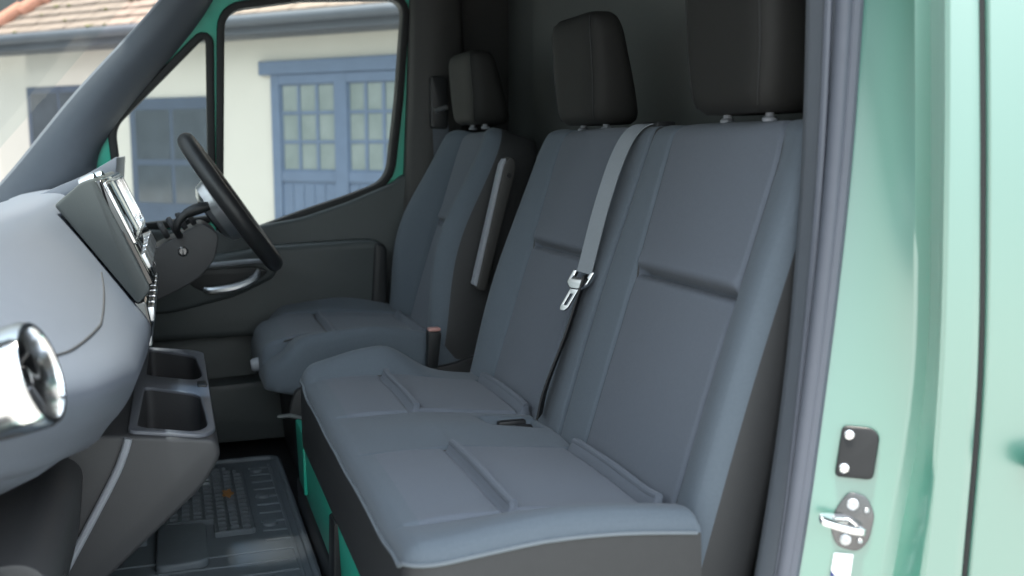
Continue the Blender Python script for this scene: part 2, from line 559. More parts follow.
# windscreen
f = MB()
rw = []
for t in np.linspace(0, 1, 14):
    x = -0.60 + 0.70 * t
    z = 0.56 + 0.83 * t - 0.05 * math.sin(math.pi * t) * 0.3
    rw.append([(x - 0.20 * (1 - abs((y - 1.915) / 0.93) ** 2.4) * (1 - 0.4 * t), y, z) for y in np.linspace(1.0, 2.80, 25)])
f.loft(rw, closed=False, caps=False)
struct('window_1', f, 'screen', 'windscreen glass with a blue tinted top strip')

# ---------------- far door
win = rounded([(0.150, 1.160), (0.35, 1.195), (0.630, 1.212), (0.608, 0.938), (0.580, 0.712), (0.46, 0.668), (0.334, 0.628), (0.197, 0.58), (0.125, 0.565)],
              [0.05, 0.0, 0.05, 0.0, 0.05, 0.02, 0.02, 0, 0.02])
qwin = rounded([(0.100, 1.095), (0.088, 0.62), (-0.12, 0.60), (-0.135, 0.855)], [0.025, 0.01, 0.01, 0.03])
def lean(a, b, t):             # the upper door leans slightly inwards
    return (a, 2.855 + t - 0.05 * max(0.0, b - 0.7), b)
def grow(poly, d):
    """offset a closed polygon outward by d"""
    n = len(poly)
    area = sum(poly[i][0] * poly[(i + 1) % n][1] - poly[(i + 1) % n][0] * poly[i][1] for i in range(n))
    sg = 1 if area > 0 else -1
    out = []
    for i in range(n):
        a, b, c = Vector(poly[i - 1]), Vector(poly[i]), Vector(poly[(i + 1) % n])
        t1, t2 = (b - a), (c - b)
        t1 = t1.normalized() if t1.length > 1e-7 else t2.normalized()
        t2 = t2.normalized() if t2.length > 1e-7 else t1
        nn = Vector((t1.y + t2.y, -t1.x - t2.x)) * sg
        nn = nn.normalized() if nn.length > 1e-6 else Vector((0, 0))
        out.append(tuple(b + nn * d))
    return out
dd = empty('door_1', (0.2, 2.85, 0.0), 'driver door with green painted frame around the far windows', 'door')
dd['kind'] = 'structure'
f = MB()
outer = rounded([(-0.36, -0.05), (0.70, -0.05), (0.715, 0.72), (0.70, 1.27), (0.20, 1.29), (0.05, 1.20), (-0.36, 0.72)], [0.02, 0.06, 0.02, 0.06, 0.1, 0.05, 0.05])
f.plate([outer, grow(win, 0.012), grow(qwin, 0.012)], 0.04, lean, 0.004)
obj('door_frame', f, 'paint_in', dd, label='green painted steel frame')
for w, nm in ((win, 'window_seal'), (qwin, 'window_seal')):
    f = MB()
    f.plate([grow(w, 0.020), w], 0.050, lambda a, b, t: (a, 2.850 + t - 0.05 * max(0.0, b - 0.7), b), 0.004)
    ws = obj(nm, f, 'rubber', dd)
    f = MB()
    f.plate([grow(w, 0.012)], 0.004, lean)
    obj('window_pane', f, 'glass', ws)
# inner panel
pan = rounded([(-0.36, 0.0), (0.66, 0.0), (0.66, 0.735), (0.62, 0.728), (0.595, 0.706), (0.46, 0.652), (0.334, 0.612), (0.15, 0.580), (-0.36, 0.600)],
              [0.02, 0.02, 0.02, 0.02, 0.03, 0.02, 0.02, 0.05, 0])
f = MB()
f.plate([pan], 0.05, axis_fn(2.822), 0.012)
dp = obj('door_panel', f, 'panel', dd)
f = MB()
arm = rounded([(-0.10, 0.47), (0.047, 0.512), (0.257, 0.542), (0.510, 0.552), (0.545, 0.545), (0.552, 0.36), (0.30, 0.30), (-0.10, 0.30)], [0.01, 0.02, 0.02, 0.02, 0.03, 0.05, 0.05, 0.02])
f.plate([arm], 0.09, axis_fn(2.775), 0.018)
obj('armrest', f, 'panel', dp)
f = MB()
f.plate([rounded([(0.505, 0.33), (0.556, 0.34), (0.556, 0.535), (0.52, 0.548)], 0.02)], 0.096, axis_fn(2.773), 0.01)
obj('armrest_end', f, 'black', dp)
f = MB()
pod = rounded([(-0.09, 0.497), (0.06, 0.505), (0.20, 0.513), (0.262, 0.506), (0.250, 0.462), (0.15, 0.415), (-0.03, 0.375), (-0.10, 0.385)], [0.02, 0.02, 0.03, 0.02, 0.03, 0.05, 0.05, 0.03])
f.plate([pod], 0.10, axis_fn(2.752), 0.012)
pd = obj('handle_pod', f, 'panel', dp)
f = MB()
f.tube(spline([(-0.05, 2.700, 0.493), (0.06, 2.699, 0.499), (0.20, 2.699, 0.507), (0.255, 2.701, 0.503)], 5), 0.006, 8)
obj('pod_trim', f, 'greytrim', pd, label='light grey trim strip')
f = MB()
f.plate([rounded([(0.02, 0.488), (0.20, 0.494), (0.235, 0.480), (0.16, 0.430), (0.08, 0.425), (0.03, 0.45)], 0.025)], 0.01, axis_fn(2.6995), 0.002)
obj('handle_recess', f, 'black', pd)
f = MB()
f.tube(spline([(0.205, 2.692, 0.484), (0.19, 2.684, 0.462), (0.145, 2.680, 0.443), (0.085, 2.684, 0.436), (0.065, 2.69, 0.440)], 6), [0.006 + 0.006 * math.sin(math.pi * i / 24) for i in range(25)], 10)
obj('door_handle', f, 'silver', pd, label='silver inner door handle')
f = MB()
f.prism(rounded([(-0.30, 0.02), (0.50, 0.02), (0.52, 0.20), (-0.30, 0.16)], 0.03), 2.70, 2.80, 0.01)
obj('door_pocket', f, 'panel', dp)

# far pillar trim behind the door
f = MB()
rings = []
for z, x0, x1 in [(0.0, 0.585, 0.80), (0.30, 0.59, 0.80), (0.46, 0.602, 0.80), (0.714, 0.626, 0.80), (0.95, 0.637, 0.795), (1.204, 0.646, 0.787), (1.40, 0.65, 0.78)]:
    rings.append([(x0, 2.84, z), (x0, 2.775, z), (x0 + 0.012, 2.76, z), (x0 + 0.06, 2.752, z), (x1 - 0.02, 2.752, z), (x1, 2.77, z), (x1 + 0.02, 2.90, z)])
f.loft(rings)
f.box(0.73, 1.0, 2.86, 2.93, -0.05, 1.42, 0.005)
struct('wall_right', f, 'trimdark', 'dark grey pillar trim behind the driver door', sharp=50)
f = MB()
f.box(0.03, 0.80, 2.76, 2.92, 1.262, 1.42, 0.015, 3)
struct('trim_5', f, 'headliner', 'dark header above the driver window')

# ================================================================ SEATS
def dense(base, marks, half, step):
    v = set(round(x, 5) for x in base)
    lo, hi = min(base), max(base)
    for c in marks:
        for k in range(-int(half / step), int(half / step) + 1):
            q = c + k * step
            if lo < q < hi:
                v.add(round(q, 5))
    v = sorted(v)
    out = [v[0]]
    for q in v[1:]:
        if q - out[-1] > step * 0.45 or q == v[-1]:
            out.append(q)
    return out

def gr(d, w):
    return math.exp(-(d / w) ** 2)

def pad(mb, ys, ts, frame, H, thick, r_side, r0, r1, L, ylim, side_m=1, mat_fn=None, taper=lambda t: (0, 0)):
    """cushion: grid over width ys and length ts (metres); frame(t)->(x,z),(nx,nz); H(y,t) face height;
    thick(t) depth; rounded edges; closed with sides, back and ends"""
    ny = len(ys)
    y0, y1 = ylim
    ra, rb = r_side if isinstance(r_side, tuple) else (r_side, r_side)
    rings, info = [], []
    def rolld(d, r):
        if r <= 0 or d >= r:
            return 0.0
        d = max(d, 0.0)
        return r - math.sqrt(max(0.0, r * r - (r - d) ** 2))
    for t in ts:
        (px, pz), (nx, nz) = frame(t)
        a, b = taper(t)
        ya, yb = y0 + a, y1 - b
        de = rolld(t, r0) + rolld(L - t, r1)
        ring = []
        def P(y, h):
            ring.append((px + nx * h, y, pz + nz * h))
        front = []
        for y in ys:
            yy = ya + (y - y0) * (yb - ya) / (y1 - y0)
            drop = rolld(yy - ya, ra) + rolld(yb - yy, rb)
            h = H(y, t) - min(max(de, drop) + 0.35 * min(de, drop), max(ra, rb, de))
            front.append((yy, h))
            P(yy, h)
        th = thick(t)
        hl, hf = front[-1][1], front[0][1]
        for k in (0.15, 0.4, 0.7, 0.9):
            P(yb + 0.004 * math.sin(math.pi * k), hl + (-th - hl) * k)
        for k in range(1, 6):
            P(yb - 0.006 - (yb - ya - 0.012) * (k - 1) / 4, -th)
        for k in (0.9, 0.7, 0.4, 0.15):
            P(ya - 0.004 * math.sin(math.pi * k), hf + (-th - hf) * k)
        rings.append(ring)
    n = len(rings[0])
    vs = [p for r in rings for p in r]
    fs, ms = [], []
    for i in range(len(rings) - 1):
        for j in range(n):
            k = (j + 1) % n
            fs.append((i * n + j, i * n + k, (i + 1) * n + k, (i + 1) * n + j))
            if j < ny - 1:
                yc, tcn = (ys[j] + ys[j + 1]) / 2, (ts[i] + ts[i + 1]) / 2
                ms.append(mat_fn(yc, tcn) if mat_fn else 0)
            else:
                ms.append(side_m)
    # ends: strips from the front edge down to the back, as a fan
    for base, rev in ((0, True), ((len(rings) - 1) * n, False)):
        idx = [base + j for j in range(n)]
        fs.append(tuple(idx[::-1] if rev else idx))
        ms.append(side_m)
    mb.add(vs, fs, ms)
    return rings

def make_back(parent, yA, yB, ins, belt_side, bol, x0, z0, x1, z1, lumb, narrow=(0.0, 0.0), thick=0.105, label=None, bols=(1, 1), corner=(1, 1), foot=(0, 0)):
    """backrest from (x0,z0) at the foot to (x1,z1) at the top; ins = insert edges"""
    L = math.hypot(x1 - x0, z1 - z0)
    tx, tz = (x1 - x0) / L, (z1 - z0) / L
    nx, nz = -tz, tx
    def frame(t):
        k = t / L
        bulge = 0.004 * math.sin(math.pi * min(1, max(0, k)))
        return (x0 + tx * t + nx * bulge, z0 + tz * t + nz * bulge), (nx, nz)
    i0, i1 = ins
    def ie(t):
        k = t / L
        fl = 0.035 * max(0, k - 0.45) ** 1.3 * 1.6
        return i0 - (fl if belt_side == 1 else 0) * 0.6, i1 + fl
    def H(y, t):
        k = t / L
        a, b = ie(t)
        h = 0.0
        bl = bol * (0.35 + 0.65 * math.exp(-((k - 0.45) / 0.34) ** 2))
        if y < a:
            u = min(1, (a - y) / max(0.02, a - yA))
            h += bols[0] * bl * math.sin(math.pi * min(1, u * 0.72))
        elif y > b:
            u = min(1, (y - b) / max(0.02, yB - b))
            h += bols[1] * bl * math.sin(math.pi * min(1, u * 0.72))
        else:
            q = (y - a) / (b - a)
            h += 0.006 * math.sin(math.pi * q)
            d = t - lumb
            fd = max(0.0, min(1.0, q / 0.05, (1 - q) / 0.05))
            h -= fd * 0.022 * math.exp(-(d / 0.007) ** 2)
            h += fd * 0.004 * math.exp(-((d - 0.016) / 0.012) ** 2)
            if d < 0:
                h -= 0.004 * math.exp(d / 0.05)
        h -= 0.0055 * gr(y - a, 0.004) + 0.0055 * gr(y - b, 0.004)
        return h
    def mf(y, t):
        a, b = ie(t)
        return 2 if a < y < b else 0
    ys = dense(list(np.linspace(yA, yB, 38)) + [yA + 0.003, yA + 0.008, yA + 0.014, yB - 0.003, yB - 0.008, yB - 0.014],
               [i0, i1, i1 + 0.01, i1 + 0.02], 0.012, 0.003)
    ts = dense(list(np.linspace(0, L, 44)) + [L - 0.002, L - 0.006, L - 0.012, L - 0.018, L - 0.024], [lumb], 0.022, 0.0022)
    def tp(t):
        k = t / L
        e = max(0.0, (t - (L - 0.075)) / 0.075)
        c = 0.05 * (1 - math.sqrt(max(0, 1 - e * e)))
        g = max(0.0, 1 - k / 0.22) ** 2
        return narrow[0] * k * k + c * corner[0] + foot[0] * g, narrow[1] * k * k + c * corner[1] + foot[1] * g
    mb = MB()
    pad(mb, ys, ts, frame, H, lambda t: thick - 0.035 * t / L, (0.026 if corner[0] > 0.3 else 0.007, 0.026 if corner[1] > 0.3 else 0.007), 0.0, 0.03, L, (yA, yB), 1, mf, tp)
    o = obj('backrest', mb, ['fabric', 'vinyl', 'insert'], parent, 40, label)
    # seam cords beside the insert
    for e in (0, 1):
        pts = []
        for t in np.linspace(0.02, L - 0.012, 26):
            y = ie(t)[e]
            (px, pz), _ = frame(t)
            ta, tb = tp(t)
            yy = yA + ta + (y - yA) * (yB - yA - ta - tb) / (yB - yA)
            h = H(y, t) + 0.0008 - max(0, t - L + 0.03) * 0.35
            pts.append((px + nx * h, yy, pz + nz * h))
        s = MB()
        s.tube(pts, 0.0016, 6)
        obj('seam', s, 'vinyl', o)
    return o, frame, (nx, nz)

def make_headrest(parent, yc, x, z, w=0.205, h=0.205, d=0.105, label=None):
    """padded block tilted with the backrest, front seam near each side, on two posts"""
    mb = MB()
    rings = []
    tilt = 0.16
    N = 26
    for i in range(N + 1):
        k = i / N
        e = 1.0
        zz = z + h * k
        low = 0.86 + 0.14 * math.sin(min(1, k / 0.5) * math.pi / 2)
        rl = lambda q, r: 1 - (1 - math.sqrt(max(0, 1 - (1 - min(1, q / r)) ** 2)))
        fr = rl(k, 0.16) * 0.28 + 0.72 if k < 0.16 else (rl(1 - k, 0.20) * 0.34 + 0.66 if k > 0.80 else 1.0)
        ww = w / 2 * low * (0.5 + 0.5 * fr)
        dd_ = d / 2 * fr * 1.0
        dd_ *= 1.12 - 0.40 * k
        cx = x + d * 0.5 * (1.10 - 0.38 * k) - 0.012 * k + 0.012
        ring = []
        for j in range(48):
            an = 2 * math.pi * j / 48
            c, s_ = math.cos(an), math.sin(an)
            p = 0.46
            yy = math.copysign(abs(s_) ** p, s_) * ww
            xx = -math.copysign(abs(c) ** 0.62, c) * dd_
            # the front face is slightly dished between the two vertical seams
            if c > 0.3:
                xx += 0.004 * math.cos(math.pi * yy / (2 * ww))
            ring.append((cx + xx, yc + yy, zz))
        rings.append(ring)
    mb.loft(rings)
    o = obj('headrest', mb, 'headrest', parent, 60, label)
    for s_ in (-1, 1):
        sm = MB()
        pts = []
        for i in range(1, N):
            r = rings[i]
            yy = max(abs(p[1] - yc) for p in r) * 0.86
            cand = [p for p in r if p[0] < sum(q[0] for q in r) / 48]
            q = min(cand, key=lambda p: abs(p[1] - (yc + s_ * yy)))
            pts.append((q[0] - 0.0003, q[1], q[2]))
        sm.tube(pts, 0.0015, 6)
        obj('seam', sm, 'rubber', o)
    for s_ in (-1, 1):
        p = MB()
        p.tube([(x + 0.062, yc + s_ * 0.055, z - 0.012), (x + 0.062, yc + s_ * 0.055, z + 0.02)], 0.006, 10)
        p.lathe([(0.0, 0), (0.010, 0.0), (0.011, 0.004), (0.008, 0.007), (0.0, 0.007)], (x + 0.062, yc + s_ * 0.055, z - 0.012), (0, 0, 1), 16)
        obj('headrest_post', p, 'greytrim', o, label='grey headrest post with guide collar')
    return o

# ---------------------------------------------------------------- twin passenger bench
bench = empty('passenger_bench', (0.45, 1.5, 0.0), 'grey fabric twin passenger bench seat with two tall backrests, nearest the open door', 'seat')
YA, YB = 1.02, 1.99
INS = [(1.11, 1.405), (1.625, 1.895)]
X0, X1 = 0.222, 0.585
LC = X1 - X0
def cush_H(y, t):
    x = X0 + t
    h = -0.022 * max(0, (x - 0.38)) / 0.2 * (0.35 + 0.65 / (1 + math.exp(-(y - 1.10) / 0.012)))
    h += 0.027 * gr(y - 1.045, 0.055) * gr(x - 0.44, 0.20)
    h += 0.052 * gr(y - 1.955, 0.045) * (gr(x - 0.385, 0.075) if x > 0.385 else gr(x - 0.385, 0.16))
    h += 0.010 * gr(y - 1.515, 0.07) * gr(x - 0.44, 0.16)
    inside = False
    for a, b in INS:
        if a < y < b:
            q = (y - a) / (b - a)
            h += 0.004 * math.sin(math.pi * q)
            d = x - 0.372
            h += -0.005 * math.exp(-((d + 0.005) / 0.004) ** 2) + 0.0095 * math.exp(-((d - 0.005) / 0.0045) ** 2)
            h += 0.003 * (1 / (1 + math.exp(-d / 0.004)))
            d = x - 0.570
            h += -0.008 * math.exp(-((d + 0.007) / 0.004) ** 2) + 0.013 * math.exp(-((d - 0.006) / 0.009) ** 2)
            if x < 0.372:
                h += 0.004 * math.sin(math.pi * min(1, max(0, (x - 0.23) / 0.14)))
        h -= 0.0055 * (gr(y - a, 0.004) + gr(y - b, 0.004)) * (1 if x > 0.265 else max(0, (x - 0.235) / 0.03))
    # buckle well between the seats at the rear
    wy, wx = (y - 1.555), (x - 0.525)
    if abs(wy) < 0.06 and abs(wx) < 0.07:
        h -= 0.022 * (1 / (1 + math.exp((abs(wy) - 0.035) / 0.003))) * (1 / (1 + math.exp((abs(wx) - 0.045) / 0.004)))
    return h
marks_y = [1.11, 1.405, 1.625, 1.895, 1.52, 1.59]
ysc = dense(list(np.linspace(YA, YB, 60)) + [YA + 0.003, YA + 0.008, YA + 0.015, YA + 0.022, YB - 0.003, YB - 0.008, YB - 0.015, YB - 0.022], marks_y, 0.012, 0.003)
tsc = dense(list(np.linspace(0, LC, 40)) + [0.002, 0.006, 0.012, 0.02], [0.372 - X0, 0.570 - X0, 0.48 - X0], 0.024, 0.003)
def cmat(y, t):
    return 2 if any(a < y < b for a, b in INS) and t + X0 > 0.262 else 0
mb = MB()
rings_c = pad(mb, ysc, tsc, lambda t: ((X0 + t, 0.357), (0, 1)), cush_H, lambda t: 0.142, 0.020, 0.026, 0.01, LC, (YA, YB), 1, cmat,
              lambda t: (0.03 * (1 - math.sqrt(max(0, 1 - max(0, 1 - t / 0.05) ** 2))),) * 2)
cushion = obj('seat_cushion', mb, ['fabric', 'vinyl', 'insert'], bench, 40)
for (a_, b_) in INS:
    for y_ in (a_, b_):
        sm_ = MB()
        sm_.tube([(X0 + t_, y_, 0.357 + cush_H(y_, t_) + 0.0006) for t_ in np.linspace(0.045, 0.340, 30)], 0.0015, 6)
        obj('seam', sm_, 'vinyl', cushion)
for (a_, b_) in INS:
    for xr in (0.3785, 0.5765):
        sm_ = MB()
        sm_.tube([(xr, y_, 0.357 + cush_H(y_, xr - X0) - 0.0015) for y_ in np.linspace(a_ + 0.004, b_ - 0.004, 16)], 0.0058, 10)
        obj('crease_roll', sm_, 'insert', cushion)
# piping along near side, front and far side
nyc = len(ysc)
near = [rings_c[i][0] for i in range(len(rings_c) - 3, -1, -1)]
front = rings_c[0][:nyc]
far = [rings_c[i][nyc - 1] for i in range(0, len(rings_c) - 8)]
loop = [(p[0], p[1] - 0.001, p[2]) for p in near[:-1]] + [(p[0] - 0.001, p[1], p[2]) for p in front[::2]] + [(p[0], p[1] + 0.001, p[2]) for p in far[1:]]
clean = [loop[0]]
for p in loop[1:]:
    if (Vector(p) - Vector(clean[-1])).length > 0.006:
        clean.append(p)
pp = MB()
pp.tube(clean, 0.0026, 8)
obj('piping', pp, 'piping', cushion, label='lighter grey piping along the cushion edge')
# buckle well receptacles
bk = MB()
bk.box(0.505, 0.555, 1.53, 1.545, 0.325, 0.342, 0.004)
bk.box(0.505, 0.555, 1.565, 1.58, 0.325, 0.342, 0.004)
obj('belt_buckle', bk, 'black', bench, label='black belt buckles in the seat well')

bk1, fr1, nn1 = make_back(bench, 1.045, 1.497, (1.11, 1.405), 0, 0.018, 0.562, 0.230, 0.758, 0.845, 0.400, (0.012, 0.0), 0.105, None, (0.45, 0.35), (0.8, 0.2), (0.0, 0))
bk2, fr2, nn2 = make_back(bench, 1.503, 2.005, (1.612, 1.885), 0, 0.024, 0.562, 0.230, 0.758, 0.845, 0.400, (0.0, 0.0), 0.105, None, (0.35, 1.1), (0.2, 1.0), (0, -0.03))
make_headrest(bench, 1.247, 0.710, 0.849, w=0.226, h=0.235)
make_headrest(bench, 1.795, 0.712, 0.846, w=0.222, h=0.200)
# painted seat box with pressed front, black kick trim and brackets
sb = MB()
sb.prism([(0.238, 0.06), (0.60, 0.06), (0.60, 0.213), (0.232, 0.213)], 1.06, 2.175, 0.004)
for y in (1.30, 2.02):
    sb.box(0.2295, 0.240, y, y + 0.012, 0.09, 0.212, 0.003)
obj('seat_box', sb, 'paint_in', bench, label='green painted steel seat box')
kt = MB()
kt.prism(rounded([(0.236, 0.0), (0.275, 0.0), (0.275, 0.075), (0.240, 0.08), (0.233, 0.07)], 0.006), 1.05, 2.19, 0.003)
kt.tube([(0.245, 1.05, 0.012), (0.245, 2.19, 0.012)], 0.008, 8)
for y in (1.585, 1.15):
    kt.prism(rounded([(0.222, 0.04), (0.27, 0.04), (0.27, 0.19), (0.226, 0.19)], 0.006), y, y + 0.055, 0.004)
obj('kick_trim', kt, 'black', bench)
lv = MB()
lv.tube([(0.235, 1.985, 0.262), (0.205, 2.0, 0.268), (0.180, 2.005, 0.266)], [0.006, 0.009, 0.007], 10, flat=0.5)
obj('lever', lv, 'panel', bench, label='small grey release lever')

# ---------------------------------------------------------------- driver's seat
drv = empty('driver_seat', (0.45, 2.49, 0.0), 'grey fabric driver seat with upright armrest on the far side behind the steering wheel', 'seat')
DA, DB = 2.235, 2.745
DI = (2.335, 2.645)
DX0 = 0.178
DL = 0.70 - DX0
def dr_H(y, t):
    x = DX0 + t
    h = -0.012 * gr(t, 0.06) - 0.015 * max(0, (x - 0.42)) / 0.2 + 0.006 * gr(x - 0.27, 0.06)
    c = (y - 2.49) / 0.255
    bolst = 0.040 * max(0, (abs(c) - 0.45) / 0.55) ** 1.2 * gr(x - 0.43, 0.17)
    h += bolst
    for q in DI:
        h -= 0.008 * gr(y - q, 0.005)
    if y < DI[0] or y > DI[1]:
        h -= 0.035 / (1 + math.exp((t - 0.055) / 0.010))
    if DI[0] < y < DI[1]:
        d = x - 0.345
        h += -0.008 * math.exp(-((d + 0.005) / 0.005) ** 2) + 0.007 * math.exp(-((d - 0.007) / 0.008) ** 2)
        d = x - 0.56
        h += -0.006 * math.exp(-((d + 0.007) / 0.005) ** 2) + 0.011 * math.exp(-((d - 0.006) / 0.010) ** 2)
    return h
ysd = dense(list(np.linspace(DA, DB, 40)) + [DA + 0.004, DA + 0.012, DA + 0.022, DB - 0.004, DB - 0.012, DB - 0.022], list(DI), 0.012, 0.003)
tsd = dense(list(np.linspace(0, DL, 36)) + [0.002, 0.006, 0.014, 0.024, 0.034], [0.345 - DX0, 0.56 - DX0], 0.022, 0.003)
mb = MB()
pad(mb, ysd, tsd, lambda t: ((DX0 + t, 0.364), (0, 1)), dr_H, lambda t: 0.105 + 0.03 * min(1, t / 0.2), 0.026, 0.034, 0.01, DL, (DA, DB), 0,
    lambda y, t: 2 if DI[0] < y < DI[1] and t > 0.06 else 0, lambda t: (0.05 * (1 - math.sqrt(max(0, 1 - max(0, 1 - t / 0.09) ** 2))),) * 2)
dcu = obj('seat_cushion', mb, ['fabric', 'vinyl', 'insert'], drv, 40)
for q in DI:
    sm_ = MB()
    sm_.tube([(DX0 + t_, q, 0.364 + dr_H(q, t_) + 0.0008) for t_ in np.linspace(0.05, 0.38, 24)], 0.002, 6)
    obj('seam', sm_, 'vinyl', dcu)
sm_ = MB()
sm_.tube([(0.339, y_, 0.364 + dr_H(y_, 0.339 - DX0) + 0.0008) for y_ in np.linspace(DI[0] + 0.006, DI[1] - 0.006, 14)], 0.0022, 6)
obj('seam', sm_, 'vinyl', dcu)
db_, frd, nnd = make_back(drv, 2.235, 2.748, (2.36, 2.62), 0, 0.075, 0.585, 0.32, 0.750, 0.85, 0.30, (0.035, 0.035), 0.13)
make_headrest(drv, 2.49, 0.69, 0.862, w=0.235, h=0.178)
ar = MB()
armr = rounded([(0.650, 0.480), (0.672, 0.474), (0.746, 0.755), (0.743, 0.778), (0.730, 0.784), (0.718, 0.765)], [0.012, 0.012, 0.02, 0.015, 0.015, 0.02])
ar.prism(armr, 2.178, 2.216, 0.008, 3)
ao = obj('armrest', ar, 'trimdark', drv)
ap = MB()
ap.prism(rounded([(0.645, 0.49), (0.655, 0.487), (0.724, 0.765), (0.722, 0.780), (0.712, 0.765)], 0.004), 2.183, 2.211, 0.003)
obj('armrest_pad', ap, 'greytrim', ao, label='pale front edge of the folded armrest')
ab = MB()
ab.lathe([(0, 0), (0.006, 0), (0.006, 0.004), (0, 0.004)], (0.728, 2.176, 0.74), (0, 1, 0), 12)
obj('button', ab, 'black', ao)
bu = MB()
bu.prism(rounded([(0.535, 0.30), (0.560, 0.30), (0.570, 0.384), (0.538, 0.388)], 0.006), 2.188, 2.213, 0.004)
bo = obj('belt_buckle', bu, 'black', drv)
rb = MB()
rb.box(0.540, 0.568, 2.190, 2.212, 0.386, 0.394, 0.003)
obj('release_button', rb, 'red', bo, label='pale red release button')
pb = MB()
pb.prism(rounded([(0.26, 0.0), (0.62, 0.0), (0.64, 0.25), (0.24, 0.25)], 0.02), 2.28, 2.70, 0.008)
obj('seat_box', pb, 'black', drv)
kn = MB()
kn.lathe([(0, 0), (0.013, 0), (0.016, 0.006), (0.016, 0.03), (0.012, 0.036), (0, 0.036)], (0.196, 2.45, 0.286), (-1, 0, -0.15), 20)
obj('adjuster_knob', kn, 'greytrim', drv)
sv = MB()
sv.prism(rounded([(0.22, 0.20), (0.66, 0.20), (0.70, 0.33), (0.60, 0.30), (0.24, 0.27)], 0.02), 2.215, 2.240, 0.005)
obj('side_cover', sv, 'vinyl', drv)

# ---------------------------------------------------------------- belts
def ribbon(mb, pts, wd, w, th=0.0016, m=0):
    rings = []
    P = [Vector(p) for p in pts]
    for i, p in enumerate(P):
        t = (P[min(i + 1, len(P) - 1)] - P[max(i - 1, 0)]).normalized()
        d = Vector(wd[i] if isinstance(wd[0], (tuple, list)) else wd)
        d = (d - t * d.dot(t)).normalized()
        n = t.cross(d)
        rings.append([p + d * w / 2 + n * th / 2, p - d * w / 2 + n * th / 2, p - d * w / 2 - n * th / 2, p + d * w / 2 - n * th / 2])
    mb.loft(rings, True, True, m)

belt = empty('seat_belt', (0.66, 1.55, 0.62), 'grey seat belt hanging down the middle of the twin bench backrest with silver tongue', 'seat belt')
wb = MB()
ribbon(wb, spline([(0.800, 1.548, 0.812), (0.770, 1.548, 0.840), (0.738, 1.548, 0.830), (0.709, 1.546, 0.785), (0.677, 1.541, 0.70), (0.648, 1.540, 0.594)], 6), (0.30, -0.95, 0), 0.037)
obj('webbing', wb, 'webbing', belt)
lw = MB()
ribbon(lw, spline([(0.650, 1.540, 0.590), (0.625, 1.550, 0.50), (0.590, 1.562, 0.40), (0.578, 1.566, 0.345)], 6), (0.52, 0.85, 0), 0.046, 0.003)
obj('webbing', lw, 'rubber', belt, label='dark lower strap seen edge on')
tg = MB()
# plastic-covered yoke and slotted steel blade
ux = Vector((0.30, -0.95, 0)).normalized()
dn = Vector((-0.50, 0.08, -0.86)).normalized()
nn = ux.cross(dn).normalized()
o0 = Vector((0.645, 1.541, 0.588))
def tf(a, b, t):
    return tuple(o0 + ux * a * 0.85 + dn * b * 0.85 + nn * t)
yoke = rounded([(-0.031, -0.012), (-0.022, -0.012), (-0.020, 0.004), (0.020, 0.004), (0.022, -0.012), (0.031, -0.012), (0.030, 0.018), (0.012, 0.030), (-0.012, 0.030), (-0.030, 0.018)], 0.004)
tg.plate([yoke], 0.008, tf, 0.002)
blade = rounded([(-0.012, 0.028), (0.012, 0.028), (0.0115, 0.070), (0.006, 0.078), (-0.006, 0.078), (-0.0115, 0.070)], 0.003)
slot = rounded([(-0.005, 0.040), (0.005, 0.040), (0.005, 0.066), (-0.005, 0.066)], 0.003)
tg.plate([blade, slot], 0.003, tf, 0.0005)
obj('belt_tongue', tg, 'chrome', belt, label='silver slotted belt tongue')
gd = MB()
gd.prism(rounded([(0.765, 0.835), (0.80, 0.835), (0.80, 0.846), (0.768, 0.846)], 0.004), 1.515, 1.58, 0.004)
obj('belt_guide', gd, 'black', belt)

belt2 = empty('seat_belt', (0.71, 2.74, 0.9), 'seat belt hanging from the dark pillar behind the driver headrest', 'seat belt')
wb = MB()
ribbon(wb, spline([(0.712, 2.738, 0.905), (0.716, 2.735, 0.80), (0.722, 2.738, 0.60), (0.73, 2.742, 0.32)], 5), (1, 0.0, 0), 0.046)
obj('webbing', wb, 'pillar', belt2)
gd = MB()
gd.prism(rounded([(0.685, 0.855), (0.735, 0.855), (0.735, 1.0), (0.685, 1.0)], 0.012), 2.728, 2.752, 0.006)
g2 = obj('belt_guide', gd, 'black', belt2)
lp = MB()
lp.tube([(0.695, 2.722, 0.905), (0.73, 2.722, 0.915)], 0.007, 10)
obj('guide_loop', lp, 'silver', g2)

# ================================================================ DASHBOARD
dash = empty('dashboard', (-0.2, 1.9, 0.0), 'grey moulded dashboard with chrome air vent and glossy centre screen', 'dashboard')
ZT = 0.80
def dsec(sh, zs=0.0, k=1.0):
    """dash section: top, rolled edge, bulging face, lower lip, underside"""
    pts = [(-0.62, -0.16), (-0.38, -0.118), (-0.27, -0.092), (-0.205, -0.084), (-0.175, -0.098), (-0.145, -0.135), (-0.108, -0.187), (-0.070, -0.242),
           (-0.042, -0.285),
           (-0.046, -0.318), (-0.075, -0.36), (-0.13, -0.40), (-0.35, -0.42), (-0.62, -0.40)]
    return [((x + sh) if x > -0.3 else x + sh * 0.4, z * k + zs) for x, z in spline(pts, 4)]
f = MB()
secs = [(0.80, -0.24, -0.03, 0.64), (0.84, -0.21, -0.026, 0.65), (0.88, -0.18, -0.022, 0.67), (0.94, -0.14, -0.016, 0.71), (1.02, -0.10, -0.010, 0.78), (1.15, -0.050, -0.004, 0.87),
        (1.35, -0.014, 0, 0.97), (1.6, -0.005, 0, 1.0), (1.75, -0.004, 0, 1.0), (2.30, -0.03, -0.012, 0.95), (2.5, -0.06, -0.02, 0.95), (2.85, -0.07, -0.02, 0.95)]
